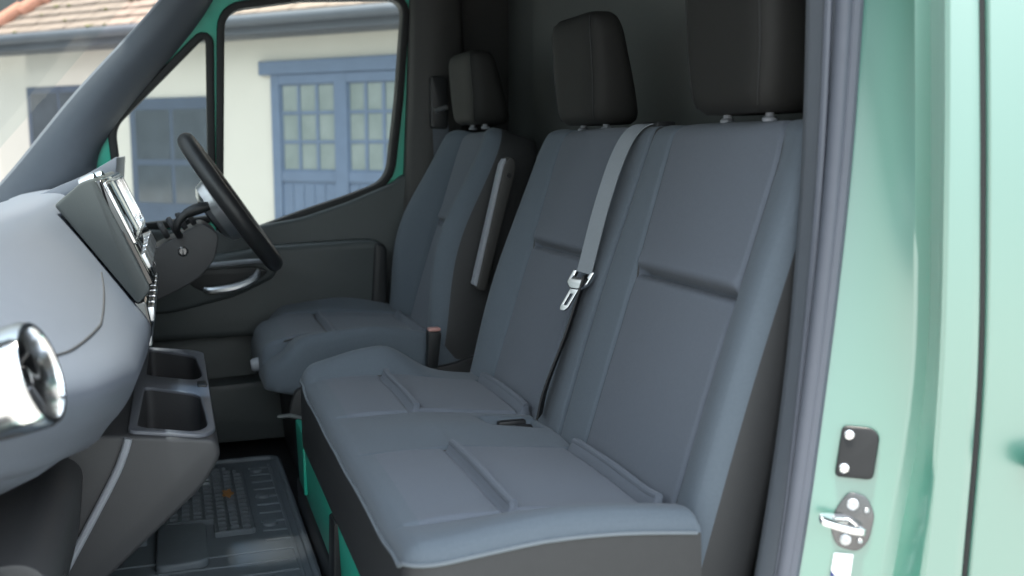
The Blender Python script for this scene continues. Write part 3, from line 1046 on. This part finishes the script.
f.loft([[(x, y, ZT + z) for x, z in dsec(s, zs, k)] for y, s, zs, k in secs])
body = obj('dash_body', f, 'dash', dash, 50)
# split line across the passenger pad
f = MB()
def dash_x(y, z):
    q = [(abs(ZT + pz - z), px) for px, pz in dsec(np.interp(y, [c[0] for c in secs], [c[1] for c in secs]), np.interp(y, [c[0] for c in secs], [c[2] for c in secs]), np.interp(y, [c[0] for c in secs], [c[3] for c in secs])) if px > -0.22]
    q.sort()
    return (q[0][1] * q[1][0] + q[1][1] * q[0][0]) / max(1e-6, q[0][0] + q[1][0])
f.tube([(dash_x(y, z), y, z) for y, z in spline([(1.08, 0.590), (1.20, 0.580), (1.35, 0.580), (1.52, 0.592), (1.66, 0.610)], 8)], 0.0016, 6)
obj('split_line', f, 'dashdark', body)
# lower fascia strip under the pad and glovebox
f = MB()
rings = []
for y, s, k in [(0.80, -0.225, 0.66), (0.90, -0.160, 0.70), (1.0, -0.110, 0.78), (1.2, -0.048, 0.90), (1.45, -0.025, 1.0), (1.66, -0.025, 1.0)]:
    pr = [(-0.085, -0.345), (-0.085, -0.375), (-0.10, -0.405), (-0.14, -0.425), (-0.35, -0.43), (-0.35, -0.35)]
    rings.append([(x - 0.010 + (s if x > -0.3 else 0), y, ZT + z * k) for x, z in pr])
f.loft(rings)
obj('lower_fascia', f, 'dash', dash, 50)
f = MB()
f.prism(rounded([(-0.175, 0.335), (-0.150, 0.31), (-0.165, 0.18), (-0.26, 0.02), (-0.42, 0.02), (-0.40, 0.335)], [0.02, 0.03, 0.05, 0.05, 0.01, 0.01]), 1.20, 1.64, 0.012)
gb = obj('glovebox', f, 'dashdark', dash)
c = MB()
c.box(-0.24, -0.10, 1.23, 1.40, 0.19, 0.245, 0.01)
cut(gb, c)
f = MB()
f.prism(rounded([(-0.20, 0.335), (-0.19, 0.30), (-0.20, 0.05), (-0.40, 0.05), (-0.40, 0.335)], 0.02), 0.84, 1.19, 0.012)
obj('knee_panel', f, 'dashdark', dash)
# air vent
vent_o = Vector((-0.174, 1.003, 0.581))
vax = Vector((0.945, -0.185, 0.27)).normalized()
f = MB()
f.lathe([(0.050, -0.08), (0.050, 0.0), (0.051, 0.030), (0.0505, 0.050), (0.048, 0.056), (0.044, 0.056), (0.042, 0.050), (0.0415, 0.0), (0.0415, -0.08)], vent_o, vax, 48)
vt = obj('air_vent', f, 'chrome', dash, label='round chrome air vent')
f = MB()
f.lathe([(0.0, 0.002), (0.0412, 0.002), (0.0412, 0.006), (0.0, 0.006)], vent_o, vax, 32)
va = vax.orthogonal().normalized()
vb = vax.cross(va)
for k in range(10):
    an = 2 * math.pi * k / 10
    d = va * math.cos(an) + vb * math.sin(an)
    e_ = vax.cross(d)
    vs = []
    for rr, hh in ((0.012, 0.036), (0.041, 0.036), (0.041, 0.008), (0.012, 0.008)):
        for sgn in (-1, 1):
            vs.append(vent_o + d * rr + vax * hh + e_ * (0.0012 * sgn + (0.010 if hh > 0.03 else 0)))
    f.add(vs, [(0, 2, 4, 6), (7, 5, 3, 1), (0, 1, 3, 2), (2, 3, 5, 4), (4, 5, 7, 6), (6, 7, 1, 0)])
obj('vane', f, 'black', vt)
f = MB()
f.lathe([(0.0, 0.006), (0.013, 0.006), (0.013, 0.038), (0.010, 0.042), (0.0, 0.042)], vent_o, vax, 24)
obj('vent_hub', f, 'gloss', vt)

# centre screen module
f = MB()
f.prism(rounded([(-0.178, 0.712), (-0.137, 0.748), (-0.118, 0.755), (-0.040, 0.572), (-0.062, 0.548)], [0.006, 0.006, 0.012, 0.01, 0.008]), 1.72, 2.32, 0.006)
mod = obj('screen_module', f, 'panel', dash)
sx_, sz_ = (-0.118, 0.755), (-0.040, 0.572)
def scr(a, b, t):              # a along y, b down the slope 0..1, t outwards
    nx_, nz_ = 0.92, 0.39
    return (sx_[0] + (sz_[0] - sx_[0]) * b + nx_ * t, a, sx_[1] + (sz_[1] - sx_[1]) * b + nz_ * t)
f = MB()
f.plate([rounded([(1.726, 0.03), (2.31, 0.03), (2.31, 0.97), (1.726, 0.97)], 0.02)], 0.012, lambda a, b, t: scr(a, b, t + 0.002), 0.002)
gp = obj('display', f, 'gloss', mod, label='glossy black display')
f = MB()
f.plate([rounded([(1.735, 0.06), (2.30, 0.06), (2.30, 0.62), (1.735, 0.62)], 0.02), rounded([(1.750, 0.09), (2.285, 0.09), (2.285, 0.59), (1.750, 0.59)], 0.015)], 0.006, lambda a, b, t: scr(a, b, t + 0.009), 0.001)
obj('display_bezel', f, 'chrome', gp)
for k in range(6):
    f = MB()
    y = 1.77 + k * 0.085
    f.plate([rounded([(y, 0.72), (y + 0.065, 0.72), (y + 0.065, 0.86), (y, 0.86)], 0.012)], 0.010, lambda a, b, t: scr(a, b, t + 0.009), 0.002)
    obj('button', f, 'silver', gp)
# two upper round vents over the screen
for k, (y, dx) in enumerate(((1.80, 0.0), (2.0, 0.0))):
    f = MB()
    o_ = Vector((-0.142, y, 0.738))
    f.lathe([(0.014, 0), (0.016, 0.006), (0.0165, 0.022), (0.015, 0.026), (0.013, 0.025), (0.012, 0.01), (0.011, 0.0)], o_, (0.9, -0.1, 0.35), 32)
    f.lathe([(0.0, 0.008), (0.012, 0.008), (0.012, 0.012), (0.0, 0.012)], o_, (0.9, -0.1, 0.35), 24)
    obj('air_vent', f, 'chrome', mod, label='chrome round vent on the screen module')
# switch row under the screen
f = MB()
f.prism(rounded([(-0.09, 0.55), (-0.050, 0.552), (-0.042, 0.50), (-0.055, 0.455), (-0.09, 0.45)], 0.008), 1.74, 2.30, 0.004)
sw = obj('switch_panel', f, 'gloss', dash)
for k in range(7):
    f = MB()
    y = 1.765 + k * 0.074
    f.box(-0.050, -0.038, y, y + 0.055, 0.512, 0.538, 0.003)
    f.box(-0.056, -0.044, y, y + 0.055, 0.470, 0.496, 0.003)
    obj('switch', f, 'silver', sw)
# instrument hood behind the wheel
f = MB()
f.prism(rounded([(-0.40, 0.665), (-0.28, 0.700), (-0.17, 0.748), (-0.112, 0.784), (-0.118, 0.72), (-0.36, 0.60)], [0.01, 0.03, 0.03, 0.006, 0.01, 0.01]), 2.36, 2.78, 0.006)
obj('instrument_hood', f, 'dash', dash)
# steering column shroud
f = MB()
f.prism(rounded([(-0.10, 0.545), (-0.051, 0.571), (-0.001, 0.598), (0.060, 0.632), (0.098, 0.603), (0.086, 0.545), (0.050, 0.502), (0.0, 0.475), (-0.10, 0.43)], 0.015), 2.42, 2.58, 0.012, 3)
colm = obj('steering_column', f, 'dashdark', dash)
f = MB()
f.lathe([(0, 0), (0.011, 0), (0.012, 0.004), (0.012, 0.006), (0.008, 0.008), (0.0075, 0.005), (0.0, 0.005)], (0.016, 2.424, 0.566), (0, -1, 0), 24)
f.box(0.0145, 0.0175, 2.412, 2.418, 0.557, 0.575, 0.001)
obj('ignition_lock', f, 'steel', colm, label='steel ignition lock')
f = MB()
f.tube(spline([(0.012, 2.45, 0.600), (0.008, 2.40, 0.606), (0.004, 2.375, 0.622), (0.010, 2.372, 0.640), (0.026, 2.374, 0.655), (0.050, 2.376, 0.665), (0.076, 2.378, 0.672)], 5),
       [0.008] * 10 + [0.009] * 10 + [0.010 + 0.003 * math.sin(math.pi * i / 10) for i in range(11)], 12)
obj('stalk', f, 'black', colm)
f = MB()
for k in range(4):
    f.lathe([(0, 0), (0.020, 0), (0.022, 0.004), (0.020, 0.012), (0, 0.012)], (-0.030 + k * 0.020, 2.44, 0.612 + k * 0.010), (0.9, 0, 0.45), 20)
obj('column_collar', f, 'dashdark', colm)

# ---------------------------------------------------------------- steering wheel
wc = Vector((0.131, 2.49, 0.672))
wax = Vector((0.835, -0.045, 0.55)).normalized()
wv = wax.cross(Vector((0, 1, 0))).normalized()
wu = wv.cross(wax)
whl = empty('steering_wheel', tuple(wc), 'black leather steering wheel with silver spokes in front of the driver seat', 'steering wheel')
f = MB()
f.tube([wc + (wu * math.cos(2 * math.pi * k / 72) + wv * math.sin(2 * math.pi * k / 72)) * 0.175 for k in range(72)], 0.020, 16, closed=True)
obj('rim', f, 'leather', whl)
f = MB()
f.lathe([(0.0, -0.065), (0.045, -0.062), (0.066, -0.045), (0.072, -0.02), (0.066, -0.004), (0.045, 0.004), (0.0, 0.007)], wc, wax, 40)
obj('hub', f, 'black', whl)
f = MB()
f.lathe([(0.058, -0.058), (0.076, -0.046), (0.082, -0.026), (0.078, -0.016), (0.070, -0.014), (0.060, -0.040)], wc, wax, 40)
obj('hub_bezel', f, 'silver', whl, label='silver bezel around the wheel hub')
for an in (0, 180, 270):
    d = wu * math.cos(R(an)) + wv * math.sin(R(an))
    e_ = wax.cross(d)
    f = MB()
    ring = []
    for q, w, h in ((0.05, 0.034, -0.020), (0.09, 0.028, -0.016), (0.13, 0.022, -0.008), (0.172, 0.018, 0.0)):
        c0 = wc + d * q + wax * h
        ring.append([c0 + e_ * w + wax * 0.006, c0 - e_ * w + wax * 0.006, c0 - e_ * w - wax * 0.008, c0 + e_ * w - wax * 0.008])
    f.loft(ring)
    obj('spoke', f, 'silver', whl, label='silver wheel spoke')

# ---------------------------------------------------------------- console with cup trays
con = empty('centre_console', (0.0, 2.0, 0.11), 'dark grey console with two open trays below the centre screen', 'console')
f = MB()
cpoly = rounded([(-0.25, 0.372), (-0.086, 0.356), (0.047, 0.338), (0.056, 0.312), (0.028, 0.262), (-0.141, 0.111), (-0.23, 0.05), (-0.36, 0.05)],
                [0.0, 0.0, 0.012, 0.02, 0.03, 0.05, 0.03, 0])
f.prism(cpoly, 1.63, 2.36, 0.008, 3)
cb = obj('console_body', f, 'dashdark', con)
def ctop(x):
    return 0.356 + (x + 0.086) / 0.133 * (0.338 - 0.356)
tr1 = rounded([(-0.072, 1.665), (0.020, 1.650), (0.038, 1.69), (0.030, 1.92), (-0.066, 1.955)], [0.02, 0.02, 0.02, 0.03, 0.02])
tr2 = rounded([(-0.066, 2.055), (0.026, 2.035), (0.040, 2.08), (0.030, 2.29), (-0.066, 2.335)], [0.02, 0.02, 0.02, 0.03, 0.02])
for tr in (tr1, tr2):
    c = MB()
    c.plate([tr], 0.15, lambda a, b, t: (a, b, 0.345 + t))
    cut(cb, c)
f = MB()
f.plate([rounded([(-0.084, 1.640), (0.030, 1.632), (0.049, 1.67), (0.050, 2.33), (0.030, 2.352), (-0.084, 2.352)], [0.015, 0.02, 0.02, 0.02, 0.02, 0.015]), tr1, tr2], 0.007,
        lambda a, b, t: (a, b, ctop(a) + 0.0025 + t), 0.002)
obj('tray_frame', f, 'frame', cb, label='paler frame around the two open trays')
f = MB()
f.tube(spline([(-0.083, 1.626, 0.352), (-0.090, 1.624, 0.330), (-0.105, 1.624, 0.295), (-0.150, 1.624, 0.212), (-0.205, 1.624, 0.115), (-0.27, 1.624, 0.01)], 6), 0.0065, 10)
obj('edge_strip', f, 'greytrim', cb, label='pale curved edge strip')
f = MB()
f.box(0.028, 0.046, 1.975, 2.015, 0.318, 0.350, 0.003)
obj('latch', f, 'black', cb)

# ---------------------------------------------------------------- rubber floor mat
fm = empty('floor_mat', (0.0, 2.0, 0.0), 'dark rubber floor mat with ribbed grid and raised rim below the console', 'floor mat')
f = MB()
f.plate([rounded([(-0.50, 1.08), (0.232, 1.08), (0.232, 2.575), (-0.50, 2.575)], 0.03)], 0.008, lambda a, b, t: (a, b, 0.0045 + t), 0.002)
mt = obj('mat_base', f, 'mat', fm)
f = MB()
lp = rounded([(-0.49, 1.09), (0.224, 1.09), (0.224, 2.565), (-0.49, 2.565)], 0.03)
f.tube([(x, y, 0.010) for x, y in lp], 0.008, 8, closed=True)
obj('mat_rim', f, 'mat', fm)
f = MB()
gx0, gx1, gy0, gy1 = -0.16, 0.128, 2.06, 2.52
def keep(x, y):
    return not (x > 0.128 - max(0, 2.14 - y) * 0.8) and not (y > 2.52 - max(0, x - 0.07) * 1.2) and not (-0.075 < x < 0.045 and y < 2.135)
nxg, nyg = 13, 18
for i in range(nxg):
    x = gx0 + (gx1 - gx0) * i / (nxg - 1)
    ylo = max(gy0, 2.14 if -0.08 < x < 0.05 else gy0)
    f.box(x - 0.0042, x + 0.0042, ylo, gy1 - max(0, x - 0.07) * 1.2, 0.006, 0.020, 0.002, 1)
for j in range(nyg):
    y = gy0 + (gy1 - gy0) * j / (nyg - 1)
    xh = min(gx1, 0.07 + (2.52 - y) / 1.2) if y > 2.45 else gx1
    if y < 2.14:
        f.box(gx0, -0.08, y - 0.0045, y + 0.0045, 0.006, 0.020, 0.002, 1)
        f.box(0.05, xh, y - 0.0045, y + 0.0045, 0.006, 0.020, 0.002, 1)
    else:
        f.box(gx0, xh, y - 0.0045, y + 0.0045, 0.006, 0.020, 0.002, 1)
obj('grid_ribs', f, 'mat', mt)
f = MB()
f.plate([rounded([(-0.062, 1.90), (0.034, 1.91), (0.036, 2.115), (-0.062, 2.125)], 0.02)], 0.022, lambda a, b, t: (a, b, 0.013 + t), 0.005)
obj('heel_pad', f, 'mat', mt)
f = MB()
for k in range(26):
    y = 1.14 + k * 0.054
    if y < 1.95:
        f.box(-0.44, 0.205, y, y + 0.008, 0.007, 0.0115, 0.0015, 1)
    else:
        f.box(0.148, 0.205, y, y + 0.008, 0.007, 0.0115, 0.0015, 1)
f.box(0.196, 0.205, 1.12, 2.52, 0.0065, 0.0112, 0.0015, 1)
obj('cross_ribs', f, 'mat', mt)
for (x, y) in ((0.165, 2.47), (0.165, 2.10), (0.165, 2.28)):
    f = MB()
    f.lathe([(0.0, 0.0), (0.016, 0.0), (0.014, 0.006), (0.008, 0.008), (0.0, 0.008)], (x, y, 0.008), (0, 0, 1), 20)
    obj('mat_stud', f, 'mat', mt)

lf = MB()
pts = []
for k in range(18):
    an = 2 * math.pi * k / 18
    r = 0.019 * (1 + 0.28 * math.cos(an * 5 + 0.6))
    pts.append((0.088 + 0.6 * r * math.cos(an), 2.285 + 1.35 * r * math.sin(an)))
lf.plate([pts], 0.0016, lambda a, b, t: (a, b, 0.0225 + t + 0.09 * abs(a - 0.088) ** 1.2))
single('dry_leaf', lf, 'leaf', 'small dry orange leaf lying on the rubber floor mat grid', 'leaf', (0.088, 2.285, 0.018))

# ================================================================ hardware on the green pillar
def pill(u, z):
    """point on the shut face between rows A and B at height z; u 0 inner .. 1 outer"""
    i = int(np.argmin(abs(Q['A'][:, 2] - z)))
    j = int(np.argmin(abs(Q['B'][:, 2] - z)))
    a, b = Q['A'][i].copy(), Q['B'][j].copy()
    a[2] = b[2] = z
    return a + (b - a) * u + np.array((0.006 * math.sin(math.pi * u), 0, 0))
def face_frame(u, z):
    p = pill(u, z)
    d1 = Vector(pill(u + 0.2, z) - pill(u - 0.2, z)).normalized()          # towards the outside
    d2 = Vector(pill(u, z + 0.06) - pill(u, z - 0.06)).normalized()        # up
    n = d1.cross(d2).normalized()
    if n.x > 0:
        n = -n
    return Vector(p), d1, d2, n
def on_face(u, z, th=0.0):
    p, d1, d2, n = face_frame(u, z)
    return lambda a, b, t: tuple(p + d1 * a + d2 * b + n * (t + th))

cpf = on_face(0.44, 0.453)
cp = empty('cover_plate', cpf(0, 0, 0), 'black plastic cover plate with two silver screws on the green pillar', 'plate')
f = MB()
f.plate([rounded([(-0.020, -0.030), (0.022, -0.030), (0.022, 0.022), (0.012, 0.030), (-0.020, 0.030)], 0.007)], 0.008, lambda a, b, t: cpf(a, b, t + 0.004), 0.002)
obj('plate', f, 'black', cp)
for b in (0.020, -0.019):
    f = MB()
    o_ = Vector(cpf(-0.011, b, 0.007))
    f.lathe([(0, 0), (0.0055, 0), (0.0055, 0.0025), (0.004, 0.0035), (0.0022, 0.0035), (0.0018, 0.0015), (0, 0.0015)], o_, Vector(cpf(0, 0, 1)) - Vector(cpf(0, 0, 0)), 20)
    obj('screw', f, 'chrome', cp, label='silver screw')

spf = on_face(0.50, 0.374)
st = empty('door_striker', spf(0, 0, 0), 'shiny steel door striker with projecting loop bolted to the green pillar', 'door striker')
f = MB()
f.plate([rounded([(-0.020, 0.012), (-0.008, 0.034), (0.012, 0.030), (0.024, 0.010), (0.022, -0.022), (0.012, -0.036), (-0.012, -0.032), (-0.022, -0.012)], 0.008)], 0.005, lambda a, b, t: spf(a, b, t + 0.0025), 0.001)
obj('base_plate', f, 'steel', st)
for a, b in ((-0.002, 0.020), (-0.004, -0.022), (0.012, -0.022), (0.014, 0.014)):
    f = MB()
    r = 0.0065 if a < 0.01 else 0.003
    f.lathe([(0, 0), (r, 0), (r, 0.003), (r * 0.7, 0.0042), (r * 0.4, 0.0042), (r * 0.35, 0.002), (0, 0.002)], spf(a, b, 0.005), Vector(spf(0, 0, 1)) - Vector(spf(0, 0, 0)), 20)
    obj('screw', f, 'silver', st)
f = MB()
f.plate([rounded([(-0.030, 0.0), (-0.024, 0.042), (0.0, 0.050), (0.020, 0.022), (0.022, 0.0)], 0.008), rounded([(-0.016, 0.008), (-0.012, 0.028), (0.002, 0.030), (0.010, 0.016), (0.012, 0.008)], 0.004)], 0.007,
        lambda a, b, t: spf(0.008 + a * 0.45 - b * 0.85, t - 0.004 - 0.25 * a + 0.12 * b, b * 0.45 + 0.006 + 0.35 * (a + 0.02)), 0.0015)
obj('striker_loop', f, 'chrome', st)

lbf = on_face(0.50, 0.322)
f = MB()
f.plate([rounded([(-0.011, -0.014), (0.011, -0.014), (0.011, 0.014), (-0.011, 0.014)], 0.002)], 0.0012, lambda a, b, t: lbf(a, b, t + 0.0007))
lb = empty('sticker', lbf(0, 0, 0), 'small white square sticker below the door striker on the green pillar', 'sticker')
obj('sticker_face', f, 'label', lb)
f = MB()
f.plate([[(-0.011, -0.014), (-0.005, -0.014), (-0.011, -0.008)]], 0.0006, lambda a, b, t: lbf(a, b, t + 0.0016))
obj('ink_mark', f, 'inkblue', lb)

# ================================================================ OUTSIDE
BP = np.array((1.18, 8.04, -0.62))
EX, EN = np.array((0.682, -0.731, 0)), np.array((-0.731, -0.682, 0))
def bw(x, out, z):             # building coordinates: along the wall, out from it, up
    return tuple(BP + EX * x + EN * out + np.array((0, 0, z)))
def bbox(mb, x0, x1, o0, o1, z0, z1, bev=0.0, m=0):
    mb.box(x0, x1, o0, o1, z0, z1, bev, 1, m, bw)
bl = empty('outbuilding', bw(-1, 0, 0), 'cream rendered outbuilding with blue doors and tiled roof outside the van', 'building')
f = MB()
bbox(f, -4.15, 4.5, -4.5, 0.0, 0.0, 2.32)
obj('wall', f, 'render', bl)
f = MB()
bbox(f, -4.12, 4.7, 0.02, 0.30, 2.30, 2.33)
bbox(f, -4.12, 4.7, 0.27, 0.31, 2.30, 2.42, 0.01)
for k in range(1):
    f.tube([bw(-4.12, 0.36, 2.40), bw(4.7, 0.36, 2.40)], 0.045, 12)
obj('gutter', f, 'fascia', bl, label='dark painted gutter and fascia board')
# tiled roof: overlapping courses of separate-looking tiles, one mesh
f = MB()
SL = 0.78
run = 0.11
for c in range(33):
    o_out = 0.34 - c * run
    z_ = 2.43 + c * run * SL
    x0, x1 = -3.80 + c * run * 0.92, 4.75
    w = 0.17
    n = int((x1 - x0) / w)
    vs, fs = [], []
    for k in range(n):
        xa = x0 + k * w + (w / 2 if c % 2 else 0)
        xb = xa + w - 0.006
        j1, j2 = random.uniform(-0.006, 0.006), random.uniform(0, 0.006)
        b = len(vs)
        vs += [bw(xa, o_out + j1, z_ + 0.028 + j2), bw(xb, o_out + j1, z_ + 0.028 + j2), bw(xb, o_out - run * 1.25, z_ + run * 1.25 * SL + 0.004), bw(xa, o_out - run * 1.25, z_ + run * 1.25 * SL + 0.004),
               bw(xa, o_out + j1, z_ + j2), bw(xb, o_out + j1, z_ + j2)]
        fs += [(b, b + 1, b + 2, b + 3), (b + 4, b + 5, b + 1, b)]
    f.add(vs, fs)
rf = [bw(-3.75, 0.30, 2.42), bw(4.7, 0.30, 2.42), bw(4.7, -3.4, 2.42 + 3.7 * SL), bw(-0.35, -3.4, 2.42 + 3.7 * SL)]
rb_ = [bw(-3.7, 0.25, 2.36), bw(4.7, 0.25, 2.36), bw(4.7, -3.4, 2.36 + 3.7 * SL), bw(-0.3, -3.4, 2.36 + 3.7 * SL)]
f.add(rf + rb_, [(0, 1, 2, 3), (7, 6, 5, 4), (0, 4, 5, 1), (1, 5, 6, 2), (2, 6, 7, 3), (3, 7, 4, 0)])
roof = obj('roof', f, 'tile', bl, 20)
f = MB()
for k in range(26):
    a = np.array(bw(-3.80 + k * run * 1.30 * 0.92, 0.34 - k * run * 1.30, 2.46 + k * run * 1.30 * SL))
    b = np.array(bw(-3.80 + (k + 1.1) * run * 1.30 * 0.92, 0.34 - (k + 1.1) * run * 1.30, 2.50 + (k + 1.1) * run * 1.30 * SL))
    f.tube([tuple(a), tuple(b)], [0.075, 0.065], 12)
obj('hip_tiles', f, 'ridge', roof, label='red brown hip tiles')
f = MB()
for k in range(75):
    c = random.randint(0, 14)
    x = random.uniform(-3.4, 1.2)
    p = bw(x, 0.34 - c * run + random.uniform(-0.03, 0.01), 2.46 + c * run * SL)
    s_ = random.uniform(0.010, 0.026)
    f.ball(p, s_ * 1.5, s_ * 1.3, s_ * 0.7, 0, 8, 5, 0.2)
mo = obj('moss', f, 'moss', roof, label='scattered green moss tufts')
mo['kind'] = 'stuff'
# blue double door with small panes
f = MB()
bbox(f, -0.66, 1.40, -0.02, 0.05, 2.01, 2.12, 0.006)
obj('lintel', f, 'blue', bl)
f = MB()
bbox(f, -0.55, -0.46, -0.02, 0.035, 0.0, 2.01, 0.006)
bbox(f, 0.09, 0.215, -0.02, 0.035, 0.0, 2.01, 0.006)
bbox(f, 0.72, 0.83, -0.02, 0.035, 0.0, 2.01, 0.006)
bbox(f, -0.5, 0.8, -0.02, 0.03, 1.93, 2.01, 0.006)
obj('door_frame', f, 'blue', bl)
for x0, x1 in ((-0.46, 0.09), (0.215, 0.72)):
    f = MB()
    bbox(f, x0, x1, -0.02, 0.012, 0.0, 1.22, 0.004)
    n = 5
    for k in range(n):
        xa = x0 + (x1 - x0) * k / n
        bbox(f, xa + 0.003, xa + (x1 - x0) / n - 0.003, 0.0, 0.020, 0.10, 1.14, 0.003)
    bbox(f, x0, x1, -0.02, 0.026, 1.16, 1.245, 0.004)
    for k in range(4):
        xa = x0 + (x1 - x0) * k / 3
        bbox(f, xa - 0.014, xa + 0.014, -0.02, 0.016, 1.22, 1.94, 0.003)
    for k in range(4):
        z = 1.245 + 0.69 * k / 3
        bbox(f, x0, x1, -0.02, 0.014, z - 0.013, z + 0.013, 0.003)
    dl = obj('door', f, 'blue', bl, label='blue glazed door leaf')
    f = MB()
    bbox(f, x0, x1, -0.015, 0.004, 1.22, 1.94)
    obj('panes', f, 'pane', dl)
# dark blue door seen through the small front window
f = MB()
bbox(f, -2.20, -1.16, -0.02, 0.03, 0.0, 1.86, 0.006)
o1 = obj('door', f, 'bluedark', bl, label='dark blue door with dark glazing')
f = MB()
for z0, z1 in ((0.95, 1.28), (1.33, 1.76)):
    for x0, x1 in ((-2.12, -1.70), (-1.66, -1.24)):
        bbox(f, x0, x1, 0.0, 0.034, z0, z1, 0.002)
obj('panes', f, 'panedark', o1)
# dark window seen through the windscreen
f = MB()
bbox(f, -3.60, -2.70, -0.02, 0.012, 1.05, 2.0, 0.006)
o1 = obj('window', f, 'bluedark', bl)
f = MB()
for k in range(2):
    bbox(f, -3.54 + k * 0.41, -3.16 + k * 0.41, 0.0, 0.016, 1.11, 1.94, 0.002)
obj('panes', f, 'panedark', o1)

# trees behind the outbuilding
def tree(x, y, h, r, label):
    t = empty('tree', (x, y, -0.62), label, 'tree', None)
    f = MB()
    f.tube(spline([(x, y, -0.62), (x + 0.1, y, 0.8), (x - 0.05, y + 0.1, h * 0.6)], 5), [0.16 - 0.008 * i for i in range(11)], 10)
    obj('trunk', f, 'bark', t)
    f = MB()
    vs, fs = [], []
    for k in range(2600):
        th_, ph = random.uniform(0, 2 * math.pi), math.acos(random.uniform(-1, 1))
        q = r * random.uniform(0.55, 1.0) ** 0.5 * (1 + 0.18 * math.sin(5 * th_) * math.sin(3 * ph))
        c = Vector((x + q * math.sin(ph) * math.cos(th_), y + q * math.sin(ph) * math.sin(th_), h * 0.62 + q * math.cos(ph) * 1.05))
        a = Vector((random.gauss(0, 1), random.gauss(0, 1), random.gauss(0, 1))).normalized()
        b_ = a.orthogonal().normalized()
        s_ = random.uniform(0.07, 0.14)
        i = len(vs)
        vs += [tuple(c + a * s_), tuple(c + b_ * s_ * 0.5), tuple(c - a * s_), tuple(c - b_ * s_ * 0.5)]
        fs.append((i, i + 1, i + 2, i + 3))
    f.add(vs, fs)
    obj('crown', f, 'foliage', t, 180)
tree(-7.4, 15.2, 5.4, 2.3, 'dark green leafy tree behind the left end of the tiled roof')
